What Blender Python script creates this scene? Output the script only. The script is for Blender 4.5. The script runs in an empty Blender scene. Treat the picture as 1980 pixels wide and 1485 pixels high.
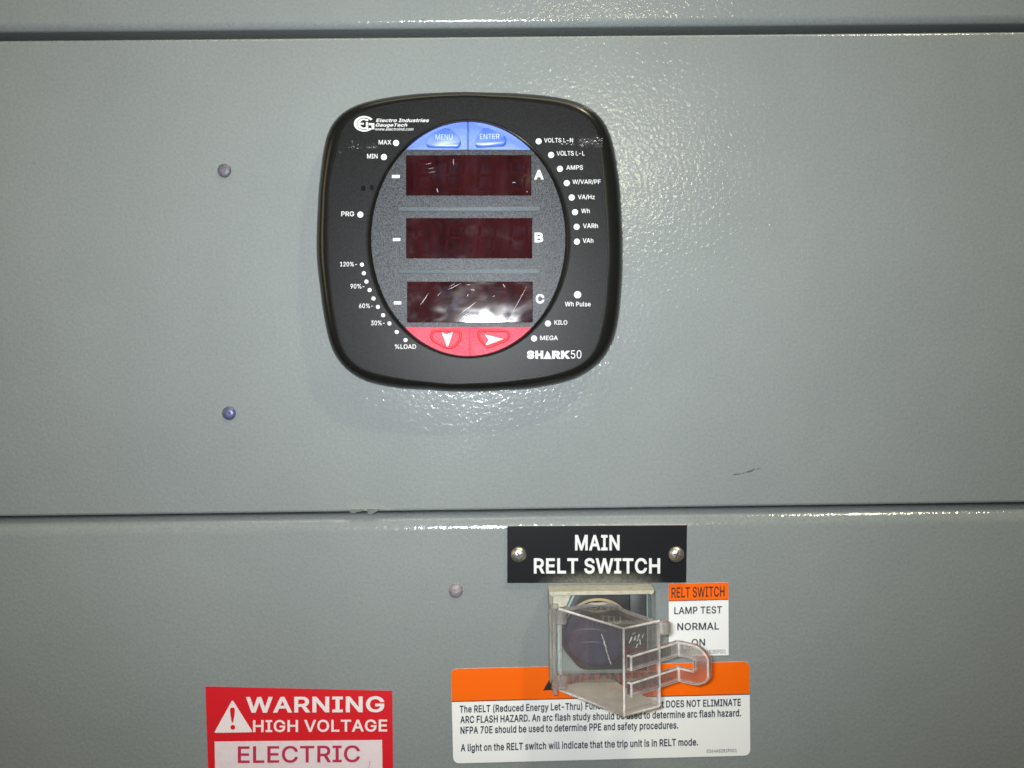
import bpy, bmesh, math, random
from mathutils import Vector, Matrix
from mathutils.geometry import delaunay_2d_cdt

random.seed(7)
SC = bpy.context.scene
COL = SC.collection

# ------------------------------------------------------------------ camera
S = 0.000215            # metres on the panel for one pixel of the 1980 px wide photograph
F = 2000.0              # focal length in those pixels = camera distance in panel units
D = 2000.0
CAM = Vector((0.0, -D * S, 0.0))
fwd = Vector((22.0, 2000.0, -102.0)).normalized()
rgt = Vector((1.0, 0.0, -0.0125))
rgt = (rgt - fwd * rgt.dot(fwd)).normalized()
upv = rgt.cross(fwd).normalized()
cam_d = bpy.data.cameras.new("camera")
cam = bpy.data.objects.new("camera", cam_d)
COL.objects.link(cam)
m = Matrix((rgt, upv, -fwd)).transposed().to_4x4()
m.translation = CAM
cam.matrix_world = m
cam_d.sensor_width = 36.0
cam_d.lens = 36.0 * F / 1980.0
cam_d.clip_start = 0.01
cam_d.clip_end = 50.0
SC.camera = cam

# ------------------------------------------------------------------ world
w = bpy.data.worlds.new("World")
SC.world = w
w.use_nodes = True
bg = w.node_tree.nodes["Background"]
bg.inputs[0].default_value = (0.90, 0.84, 0.70, 1)
bg.inputs[1].default_value = 0.025

# ------------------------------------------------------------------ lamps
def lamp(name, loc, target, size, size_y, power, color):
    d = bpy.data.lights.new(name, 'AREA')
    d.shape = 'RECTANGLE'
    d.size, d.size_y = size, size_y
    d.energy = power
    d.color = color
    o = bpy.data.objects.new(name, d)
    COL.objects.link(o)
    o.location = loc
    o.rotation_euler = (Vector(target) - Vector(loc)).to_track_quat('-Z', 'Y').to_euler()
    return o

# the camera's own flash, just up and left of the lens
fl = lamp("camera_flash", (-0.014, -D * S + 0.004, 0.0085), (-0.008, 0, 0.043), 0.026, 0.014, 0.90, (0.92, 0.97, 1.0))
fl.data.spread = math.radians(98)
# warm room lamp, up and to the right
lamp("room_lamp", (0.22, -1.9, 0.40), (0, 0, 0), 0.15, 0.11, 1.6, (1.0, 0.90, 0.58))
# ceiling light row overhead
lamp("ceiling_lamp", (0.70, -0.75, 1.30), (0.05, 0, 0), 0.10, 0.05, 8.5, (1.0, 0.92, 0.64))
lamp("ceiling_panel", (0.15, -0.45, 1.60), (0.05, 0, 0), 1.5, 0.6, 11.0, (1.0, 0.92, 0.68))
# dim warm light from the side of the room
lamp("side_lamp", (-1.3, -0.55, 0.25), (0, 0, 0.05), 0.3, 0.6, 2.6, (1.0, 0.80, 0.50))

vs = SC.view_settings
vs.view_transform = 'Standard'
vs.look = 'None'
vs.exposure = 0.0
vs.gamma = 1.0
vs.use_curve_mapping = False
SC.render.engine = 'CYCLES'
SC.cycles.max_bounces = 16
SC.cycles.transparent_max_bounces = 32
SC.cycles.transmission_bounces = 14
SC.cycles.sample_clamp_indirect = 6.0
SC.cycles.use_denoising = True
SC.cycles.pixel_filter_type = 'BLACKMAN_HARRIS'
SC.cycles.filter_width = 1.6

# ------------------------------------------------------------------ coordinates
def P(px, py, d=0.0):
    """Point at the distance d (panel pixels) in front of the panel, measured in the photograph."""
    r = rgt * ((px - 990.0) / F) + upv * (-(py - 742.5) / F) + fwd
    t = (-d * S - CAM.y) / r.y
    return CAM + r * t

def Wd(u, v, d):
    return Vector((u * S, -d * S, -v * S))

def uv(px, py, d):
    p = P(px, py, d)
    return p.x / S, -p.z / S

# ------------------------------------------------------------------ materials
def mat(name):
    mm = bpy.data.materials.new(name)
    mm.use_nodes = True
    nt = mm.node_tree
    b = nt.nodes["Principled BSDF"]
    return mm, nt, b

def node(nt, kind, **kw):
    n = nt.nodes.new(kind)
    for k, v in kw.items():
        setattr(n, k, v)
    return n

def setv(n, **kw):
    for k, v in kw.items():
        n.inputs[k.replace('_', ' ')].default_value = v

def noise(nt, vec, scale, detail=2.0, rough=0.5):
    n = node(nt, 'ShaderNodeTexNoise')
    n.inputs['Scale'].default_value = scale
    n.inputs['Detail'].default_value = detail
    n.inputs['Roughness'].default_value = rough
    nt.links.new(vec, n.inputs['Vector'])
    return n

def ramp(nt, fac, stops):
    r = node(nt, 'ShaderNodeValToRGB')
    els = r.color_ramp.elements
    while len(els) < len(stops):
        els.new(0.5)
    for e, (p, c) in zip(els, stops):
        e.position = p
        e.color = c if len(c) == 4 else (*c, 1)
    nt.links.new(fac, r.inputs[0])
    return r

def position(nt):
    return node(nt, 'ShaderNodeNewGeometry').outputs['Position']

def simple(name, col, rough=0.5, metal=0.0, bump=0.0, bscale=3000.0, spec=0.5, coat=0.0, vary=0.0, vscale=200.0, coat_rough=0.1):
    mm, nt, b = mat(name)
    b.inputs['Base Color'].default_value = (*col, 1)
    b.inputs['Roughness'].default_value = rough
    b.inputs['Metallic'].default_value = metal
    b.inputs['Specular IOR Level'].default_value = spec
    b.inputs['Coat Weight'].default_value = coat
    b.inputs['Coat Roughness'].default_value = coat_rough
    pos = position(nt)
    if vary > 0:
        n = noise(nt, pos, vscale, 4.0, 0.6)
        lo = tuple(c * (1 - vary) for c in col)
        hi = tuple(min(1, c * (1 + vary)) for c in col)
        r = ramp(nt, n.outputs['Fac'], [(0.3, lo), (0.7, hi)])
        nt.links.new(r.outputs[0], b.inputs['Base Color'])
    if bump > 0:
        n = noise(nt, pos, bscale, 2.0)
        bm_ = node(nt, 'ShaderNodeBump')
        bm_.inputs['Strength'].default_value = bump
        bm_.inputs['Distance'].default_value = 0.0002
        nt.links.new(n.outputs['Fac'], bm_.inputs['Height'])
        nt.links.new(bm_.outputs[0], b.inputs['Normal'])
    return mm

def paint_material():
    mm, nt, b = mat("grey_enamel")
    pos = position(nt)
    big = noise(nt, pos, 14.0, 6.0, 0.6)
    fine = noise(nt, pos, 950.0, 3.0, 0.75)
    r = ramp(nt, big.outputs['Fac'], [(0.3, (0.224, 0.243, 0.243)), (0.7, (0.246, 0.266, 0.264))])
    r2 = ramp(nt, fine.outputs['Fac'], [(0.3, (0.86, 0.86, 0.87)), (0.7, (1.06, 1.06, 1.05))])
    mx = node(nt, 'ShaderNodeMix', data_type='RGBA', blend_type='MULTIPLY')
    mx.inputs[0].default_value = 1.0
    nt.links.new(r.outputs[0], mx.inputs[6])
    nt.links.new(r2.outputs[0], mx.inputs[7])
    nt.links.new(mx.outputs[2], b.inputs['Base Color'])
    b.inputs['Roughness'].default_value = 0.13
    b.inputs['Specular IOR Level'].default_value = 0.5
    hand = noise(nt, pos, 26.0, 5.0, 0.65)
    hr = ramp(nt, hand.outputs['Fac'], [(0.35, (0.095, 0.095, 0.095)), (0.70, (0.15, 0.15, 0.15))])
    nt.links.new(hr.outputs[0], b.inputs['Roughness'])
    # orange-peel of the sprayed paint
    n1 = noise(nt, pos, 520.0, 1.5, 0.5)
    n2 = noise(nt, pos, 1500.0, 1.0, 0.5)
    ad = node(nt, 'ShaderNodeMath', operation='MULTIPLY_ADD')
    ad.inputs[1].default_value = 0.22
    nt.links.new(n2.outputs['Fac'], ad.inputs[0])
    nt.links.new(n1.outputs['Fac'], ad.inputs[2])
    bp = node(nt, 'ShaderNodeBump')
    bp.inputs['Strength'].default_value = 1.0
    bp.inputs['Distance'].default_value = 0.000155
    nt.links.new(ad.outputs[0], bp.inputs['Height'])
    nt.links.new(bp.outputs[0], b.inputs['Normal'])
    return mm

M_PAINT = paint_material()
M_VOID = simple("dark_interior", (0.008, 0.009, 0.010), 0.8)
M_CHIP = simple("bare_scraped_paint", (0.195, 0.210, 0.195), 0.6, bump=0.4, bscale=1500, vary=0.2, vscale=1500)
M_FLAKE = simple("torn_paint", (0.10, 0.11, 0.10), 0.6, vary=0.3, vscale=1500)
M_SCUFF = simple("black_scuff", (0.07, 0.07, 0.09), 0.6, vary=0.5, vscale=3000)
M_BLACK = simple("black_moulded_plastic", (0.014, 0.014, 0.013), 0.34, bump=0.12, bscale=5000, vary=0.25, vscale=120)
M_BLACK_RIM = simple("black_glossy_rim", (0.008, 0.008, 0.007), 0.24, bump=0.05, bscale=3000, spec=0.4)
M_WHITE = simple("white_print", (0.66, 0.66, 0.66), 0.55)
M_LED = simple("white_indicator_window", (0.76, 0.76, 0.76), 0.4)
M_RIVET = simple("zinc_rivet", (0.13, 0.125, 0.145), 0.5, metal=0.3, bump=0.35, bscale=1600, vary=0.25, vscale=900)
M_RIVET_B = simple("blue_zinc_rivet", (0.10, 0.11, 0.20), 0.36, metal=0.3, bump=0.3, bscale=1600, vary=0.25, vscale=900)
M_RIVET_C = simple("pale_zinc_rivet", (0.24, 0.21, 0.23), 0.5, metal=0.2, bump=0.35, bscale=1600, vary=0.3, vscale=900)
M_SCREW = simple("steel_screw", (0.55, 0.50, 0.44), 0.35, metal=0.9, bump=0.25, bscale=1500, vary=0.2, vscale=900)
M_SLOT = simple("screw_recess", (0.16, 0.14, 0.13), 0.35, metal=0.9)

def membrane_material(name, col, hi, bump, rough=0.42, spec=0.5, scale=2600.0):
    mm, nt, b = mat(name)
    pos = position(nt)
    n = noise(nt, pos, scale, 1.5, 0.6)
    r = ramp(nt, n.outputs['Fac'], [(0.36, col), (0.62, hi)])
    nt.links.new(r.outputs[0], b.inputs['Base Color'])
    b.inputs['Roughness'].default_value = rough
    b.inputs['Specular IOR Level'].default_value = spec
    bp = node(nt, 'ShaderNodeBump')
    bp.inputs['Strength'].default_value = bump
    bp.inputs['Distance'].default_value = 0.0002
    nt.links.new(n.outputs['Fac'], bp.inputs['Height'])
    nt.links.new(bp.outputs[0], b.inputs['Normal'])
    return mm

M_MEMB = membrane_material("charcoal_textured_film", (0.007, 0.008, 0.010), (0.072, 0.077, 0.086), 0.35, 0.36, 0.13)  # pale end of the grain also paints in the film's sparkle
M_BLUE = membrane_material("blue_key_film", (0.075, 0.15, 0.60), (0.12, 0.22, 0.74), 0.35, 0.45)
M_BLUE_DOME = membrane_material("blue_key_dome", (0.055, 0.125, 0.52), (0.07, 0.15, 0.58), 0.12, 0.34)
M_RED = membrane_material("red_key_film", (0.58, 0.026, 0.055), (0.76, 0.080, 0.125), 0.3, 0.5, 0.2)
M_RED_LINE = simple("red_key_outline", (0.50, 0.003, 0.010), 0.45)
M_KEYTEXT = simple("pale_blue_print", (0.42, 0.52, 0.82), 0.5)
M_SEAM = simple("dark_seam", (0.03, 0.05, 0.16), 0.5)
M_RIDGE = membrane_material("grey_ridge_film", (0.065, 0.078, 0.088), (0.12, 0.14, 0.15), 0.3, 0.45, 0.12)

def window_material(name, lo, hi, grease_haze):
    mm, nt, b = mat(name)
    pos = position(nt)
    st = node(nt, 'ShaderNodeMapping')
    st.inputs['Scale'].default_value = (1.0, 1.0, 0.18)
    nt.links.new(pos, st.inputs['Vector'])
    n = noise(nt, st.outputs[0], 150.0, 3.0, 0.6)
    r = ramp(nt, n.outputs['Fac'], [(0.3, (0.014, 0.0030, 0.0036)), (0.7, (0.036, 0.0075, 0.0088))])
    # finger grease in smears, with bluish glare haze painted into its colour
    gs = noise(nt, pos, 85.0, 4.0, 0.6)
    gs.inputs['Distortion'].default_value = 0.8
    gf = ramp(nt, gs.outputs['Fac'], [(0.50, (0, 0, 0)), (0.78, (grease_haze, grease_haze, grease_haze))])
    gm = node(nt, 'ShaderNodeMix', data_type='RGBA')
    nt.links.new(gf.outputs[0], gm.inputs[0])
    nt.links.new(r.outputs[0], gm.inputs[6])
    gm.inputs[7].default_value = (0.085, 0.09, 0.15, 1)
    nt.links.new(gm.outputs[2], b.inputs['Base Color'])
    # and dulls the gloss: patches where the gloss is duller
    smr = node(nt, 'ShaderNodeMapping')
    smr.inputs['Rotation'].default_value = (0, 0.6, 0)
    smr.inputs['Scale'].default_value = (1.0, 1.0, 1.7)
    nt.links.new(pos, smr.inputs['Vector'])
    g = noise(nt, smr.outputs[0], 70.0, 2.5, 0.55)
    g.inputs['Distortion'].default_value = 0.6
    rr = ramp(nt, g.outputs['Fac'], [(0.45, (lo, lo, lo)), (0.75, (hi, hi, hi))])
    nt.links.new(rr.outputs[0], b.inputs['Roughness'])
    wv = noise(nt, pos, 60.0, 2.0)
    bp = node(nt, 'ShaderNodeBump')
    bp.inputs['Strength'].default_value = 0.5
    bp.inputs['Distance'].default_value = 0.00006
    nt.links.new(wv.outputs['Fac'], bp.inputs['Height'])
    nt.links.new(bp.outputs[0], b.inputs['Normal'])
    return mm
M_WINDOW = window_material("dark_red_display_filter", 0.038, 0.12, 0.08)
M_WINDOW_C = window_material("smeared_red_display_filter", 0.042, 0.10, 0.40)
M_SEG = simple("unlit_display_segment", (0.029, 0.0050, 0.0064), 0.05)
M_SCRATCH = simple("plastic_scratch", (0.30, 0.29, 0.31), 0.4)

M_PLATE = simple("black_engraved_laminate", (0.012, 0.012, 0.014), 0.30, bump=0.05, bscale=2000)
M_PLATE_CORE = simple("white_laminate_core", (0.70, 0.68, 0.68), 0.5)
M_ORANGE = simple("orange_vinyl", (0.84, 0.125, 0.001), 0.45, spec=0.2, bump=0.06, bscale=1200)
M_LABEL_WHITE = simple("white_vinyl", (0.80, 0.80, 0.79), 0.40, bump=0.06, bscale=1200)
M_GREASE = simple("dark_grease", (0.003, 0.003, 0.003), 0.5, spec=0.05)
M_INK = simple("dark_ink", (0.022, 0.024, 0.045), 0.5)
M_INK_BLACK = simple("black_ink", (0.012, 0.010, 0.008), 0.5)
M_INK_BROWN = simple("brown_black_ink", (0.05, 0.010, 0.004), 0.5)
M_SIGN_RED = simple("red_vinyl", (0.62, 0.008, 0.016), 0.42, bump=0.06, bscale=1500)
M_SIGN_PINK = simple("faded_white_vinyl", (0.74, 0.63, 0.65), 0.45, vary=0.05, vscale=300)
M_SIGN_TEXT = simple("faded_red_print", (0.46, 0.02, 0.07), 0.5)
M_SIGN_WHITE = simple("sign_white_print", (0.80, 0.71, 0.71), 0.5)

def acrylic(name, tint, dust, dust_col, refr=0.35, rough=0.03, dust_noise=0.3, dscale=220.0, translucent=0.0):
    """Clear acrylic: light passes straight through, part of it bends, and it mirrors at grazing angles; dust lies on it, and the same layer paints edge gleam."""
    mm = bpy.data.materials.new(name)
    mm.use_nodes = True
    nt = mm.node_tree
    nt.nodes.clear()
    out = node(nt, 'ShaderNodeOutputMaterial')
    tr = node(nt, 'ShaderNodeBsdfTransparent')
    tr.inputs[0].default_value = (*tint, 1)
    gl = node(nt, 'ShaderNodeBsdfRefraction')
    gl.inputs['Color'].default_value = (*tint, 1)
    gl.inputs['Roughness'].default_value = 0.02
    gl.inputs['IOR'].default_value = 1.35
    m1 = node(nt, 'ShaderNodeMixShader')
    m1.inputs[0].default_value = refr
    nt.links.new(tr.outputs[0], m1.inputs[1])
    nt.links.new(gl.outputs[0], m1.inputs[2])
    go = node(nt, 'ShaderNodeBsdfGlossy')
    go.inputs['Roughness'].default_value = rough
    # Schlick's reflectance, the same from both sides of the thin wall
    lw = node(nt, 'ShaderNodeLayerWeight')
    lw.inputs['Blend'].default_value = 0.5
    pw = node(nt, 'ShaderNodeMath', operation='POWER')
    pw.inputs[1].default_value = 5.0
    nt.links.new(lw.outputs['Facing'], pw.inputs[0])
    fr = node(nt, 'ShaderNodeMath', operation='MULTIPLY_ADD')
    fr.inputs[1].default_value = 0.95
    fr.inputs[2].default_value = 0.04
    nt.links.new(pw.outputs[0], fr.inputs[0])
    m2 = node(nt, 'ShaderNodeMixShader')
    nt.links.new(fr.outputs[0], m2.inputs[0])
    nt.links.new(m1.outputs[0], m2.inputs[1])
    nt.links.new(go.outputs[0], m2.inputs[2])
    df = node(nt, 'ShaderNodeBsdfDiffuse')
    df.inputs[0].default_value = (*dust_col, 1)
    pos = position(nt)
    n = noise(nt, pos, dscale, 4.0, 0.7)
    rg = ramp(nt, n.outputs['Fac'], [(0.3, (max(0, dust * (1 - dust_noise)),) * 3), (0.7, (min(1, dust * (1 + dust_noise)),) * 3)])
    if translucent > 0:
        tl = node(nt, 'ShaderNodeBsdfTranslucent')
        tl.inputs[0].default_value = (*dust_col, 1)
        md = node(nt, 'ShaderNodeMixShader')
        md.inputs[0].default_value = translucent
        nt.links.new(df.outputs[0], md.inputs[1])
        nt.links.new(tl.outputs[0], md.inputs[2])
        df = md
    m3 = node(nt, 'ShaderNodeMixShader')
    nt.links.new(rg.outputs[0], m3.inputs[0])
    nt.links.new(m2.outputs[0], m3.inputs[1])
    nt.links.new(df.outputs[0], m3.inputs[2])
    nt.links.new(m3.outputs[0], out.inputs[0])
    return mm

M_CLEAR = acrylic("clear_acrylic", (0.955, 0.95, 0.945), 0.045, (0.72, 0.67, 0.64), 0.10)
M_GLEAM_SCRATCH = acrylic("edge_gleam_and_scratch", (0.82, 0.79, 0.78), 0.60, (0.96, 0.92, 0.91), 0.3, 0.06, 0.35, 300.0, 0.3)  # milky white stands for light gleaming in the edges; scratches share it
M_LATCH = acrylic("thick_clear_acrylic", (0.97, 0.96, 0.96), 0.05, (0.92, 0.87, 0.85), 0.62, 0.03)
M_HINGE = acrylic("hinge_acrylic", (0.88, 0.86, 0.85), 0.22, (0.66, 0.61, 0.57), 0.55, 0.06)
M_DUSTY_TOP = acrylic("lightly_dusty_acrylic", (0.90, 0.89, 0.88), 0.07, (0.55, 0.52, 0.48), 0.08, 0.03)
M_DUSTY = acrylic("dust_covered_acrylic", (0.88, 0.86, 0.82), 0.88, (0.90, 0.86, 0.80), 0.1, 0.15, 0.12, translucent=0.45)
M_FRAME = acrylic("dusty_frame_acrylic", (0.72, 0.74, 0.72), 0.42, (0.50, 0.49, 0.42), 0.3, 0.12, 0.35)
M_FRAME_DUST = simple("dust_caked_plastic", (0.44, 0.42, 0.345), 0.75, bump=0.3, bscale=1500, vary=0.2, vscale=500)
M_BACK = simple("pale_teal_plate", (0.36, 0.46, 0.45), 0.5, vary=0.15, vscale=200)
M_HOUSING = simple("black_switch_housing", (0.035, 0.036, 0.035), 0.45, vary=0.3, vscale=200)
M_BRASS = simple("dull_brass_ring", (0.50, 0.40, 0.22), 0.42, metal=0.6)
M_KNOB = simple("dark_blue_knob", (0.046, 0.050, 0.092), 0.35, vary=0.3, vscale=200, bump=0.1, bscale=800)
M_KNOB_REFLECTION = simple("pale_knob_reflection", (0.42, 0.44, 0.46), 0.5)
M_KNOB_LINE = simple("knob_worn_line", (0.22, 0.20, 0.23), 0.5)

# ------------------------------------------------------------------ object helpers
WORLD_LOC = {}

def thing(name, label, cat, loc, group=None):
    o = bpy.data.objects.new(name, None)
    o.empty_display_size = 0.01
    COL.objects.link(o)
    o.location = loc
    WORLD_LOC[o] = Vector(loc)
    o["label"] = label
    o["category"] = cat
    if group:
        o["group"] = group
    return o

def link_mesh(name, me, mats, parent=None, label=None, center=None):
    """Links a mesh whose vertices are in world coordinates; its origin goes to its own middle."""
    vsx = [v.co for v in me.vertices]
    if center is None:
        lo = Vector((min(v.x for v in vsx), min(v.y for v in vsx), min(v.z for v in vsx)))
        hi = Vector((max(v.x for v in vsx), max(v.y for v in vsx), max(v.z for v in vsx)))
        center = (lo + hi) / 2
    me.transform(Matrix.Translation(-center))
    for mm in (mats if isinstance(mats, (list, tuple)) else [mats]):
        me.materials.append(mm)
    o = bpy.data.objects.new(name, me)
    COL.objects.link(o)
    WORLD_LOC[o] = center.copy()
    if parent is not None:
        o.parent = parent
        o.location = center - WORLD_LOC[parent]
    else:
        o.location = center
    if label:
        o["label"] = label
    return o

def from_bm(name, bm, mats, parent=None, smooth=None, label=None):
    bmesh.ops.recalc_face_normals(bm, faces=bm.faces)
    if smooth is not None:
        for f in bm.faces:
            f.smooth = True
    me = bpy.data.meshes.new(name)
    bm.to_mesh(me)
    bm.free()
    o = link_mesh(name, me, mats, parent, label)
    if smooth is not None:
        o.data.set_sharp_from_angle(angle=math.radians(smooth))
    return o

def slab(bm, pts, y_front, y_back, bevel=0.0, segs=2, mi=0, side_mi=None):
    """A flat shape (x, z points) with thickness, front edge rounded."""
    vsf = [bm.verts.new((p[0], y_front, p[1])) for p in pts]
    f = bm.faces.new(vsf)
    f.material_index = mi
    vsb = [bm.verts.new((p[0], y_back, p[1])) for p in pts]
    n = len(pts)
    for i in range(n):
        j = (i + 1) % n
        q = bm.faces.new((vsf[i], vsb[i], vsb[j], vsf[j]))
        q.material_index = mi if side_mi is None else side_mi
    b = bm.faces.new(list(reversed(vsb)))
    b.material_index = mi if side_mi is None else side_mi
    if bevel > 0:
        es = [e for e in f.edges]
        bmesh.ops.bevel(bm, geom=es, offset=bevel, segments=segs, affect='EDGES', profile=0.5, clamp_overlap=True)
    return f

def pxslab(bm, pts, d_front, d_back, bevel=0.0, segs=2, mi=0, side_mi=None):
    """Same, with the outline given where it shows in the photograph at depth d_front."""
    w2 = [P(x, y, d_front) for x, y in pts]
    return slab(bm, [(q.x, q.z) for q in w2], -d_front * S, -d_back * S, bevel * S, segs, mi, side_mi)

def flat(bm, pts, d, mi=0):
    f = bm.faces.new([bm.verts.new(P(x, y, d)) for x, y in pts])
    f.material_index = mi
    return f

def ell(cx, cy, rx, ry, n=32, a0=0.0, a1=360.0, closed=True):
    k = n if closed else n + 1
    return [(cx + rx * math.cos(math.radians(a0 + (a1 - a0) * i / n)), cy + ry * math.sin(math.radians(a0 + (a1 - a0) * i / n))) for i in range(k)]

def round_poly(pts, r, seg=5):
    out = []
    n = len(pts)
    for i in range(n):
        p0, p1, p2 = Vector(pts[i - 1]), Vector(pts[i]), Vector(pts[(i + 1) % n])
        a = (p0 - p1).normalized()
        b = (p2 - p1).normalized()
        rr = min(r, (p0 - p1).length * 0.45, (p2 - p1).length * 0.45)
        s, e = p1 + a * rr, p1 + b * rr
        for k in range(seg + 1):
            t = k / seg
            q = s * (1 - t) ** 2 + p1 * 2 * t * (1 - t) + e * t * t
            out.append((q.x, q.y))
    return out

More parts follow.
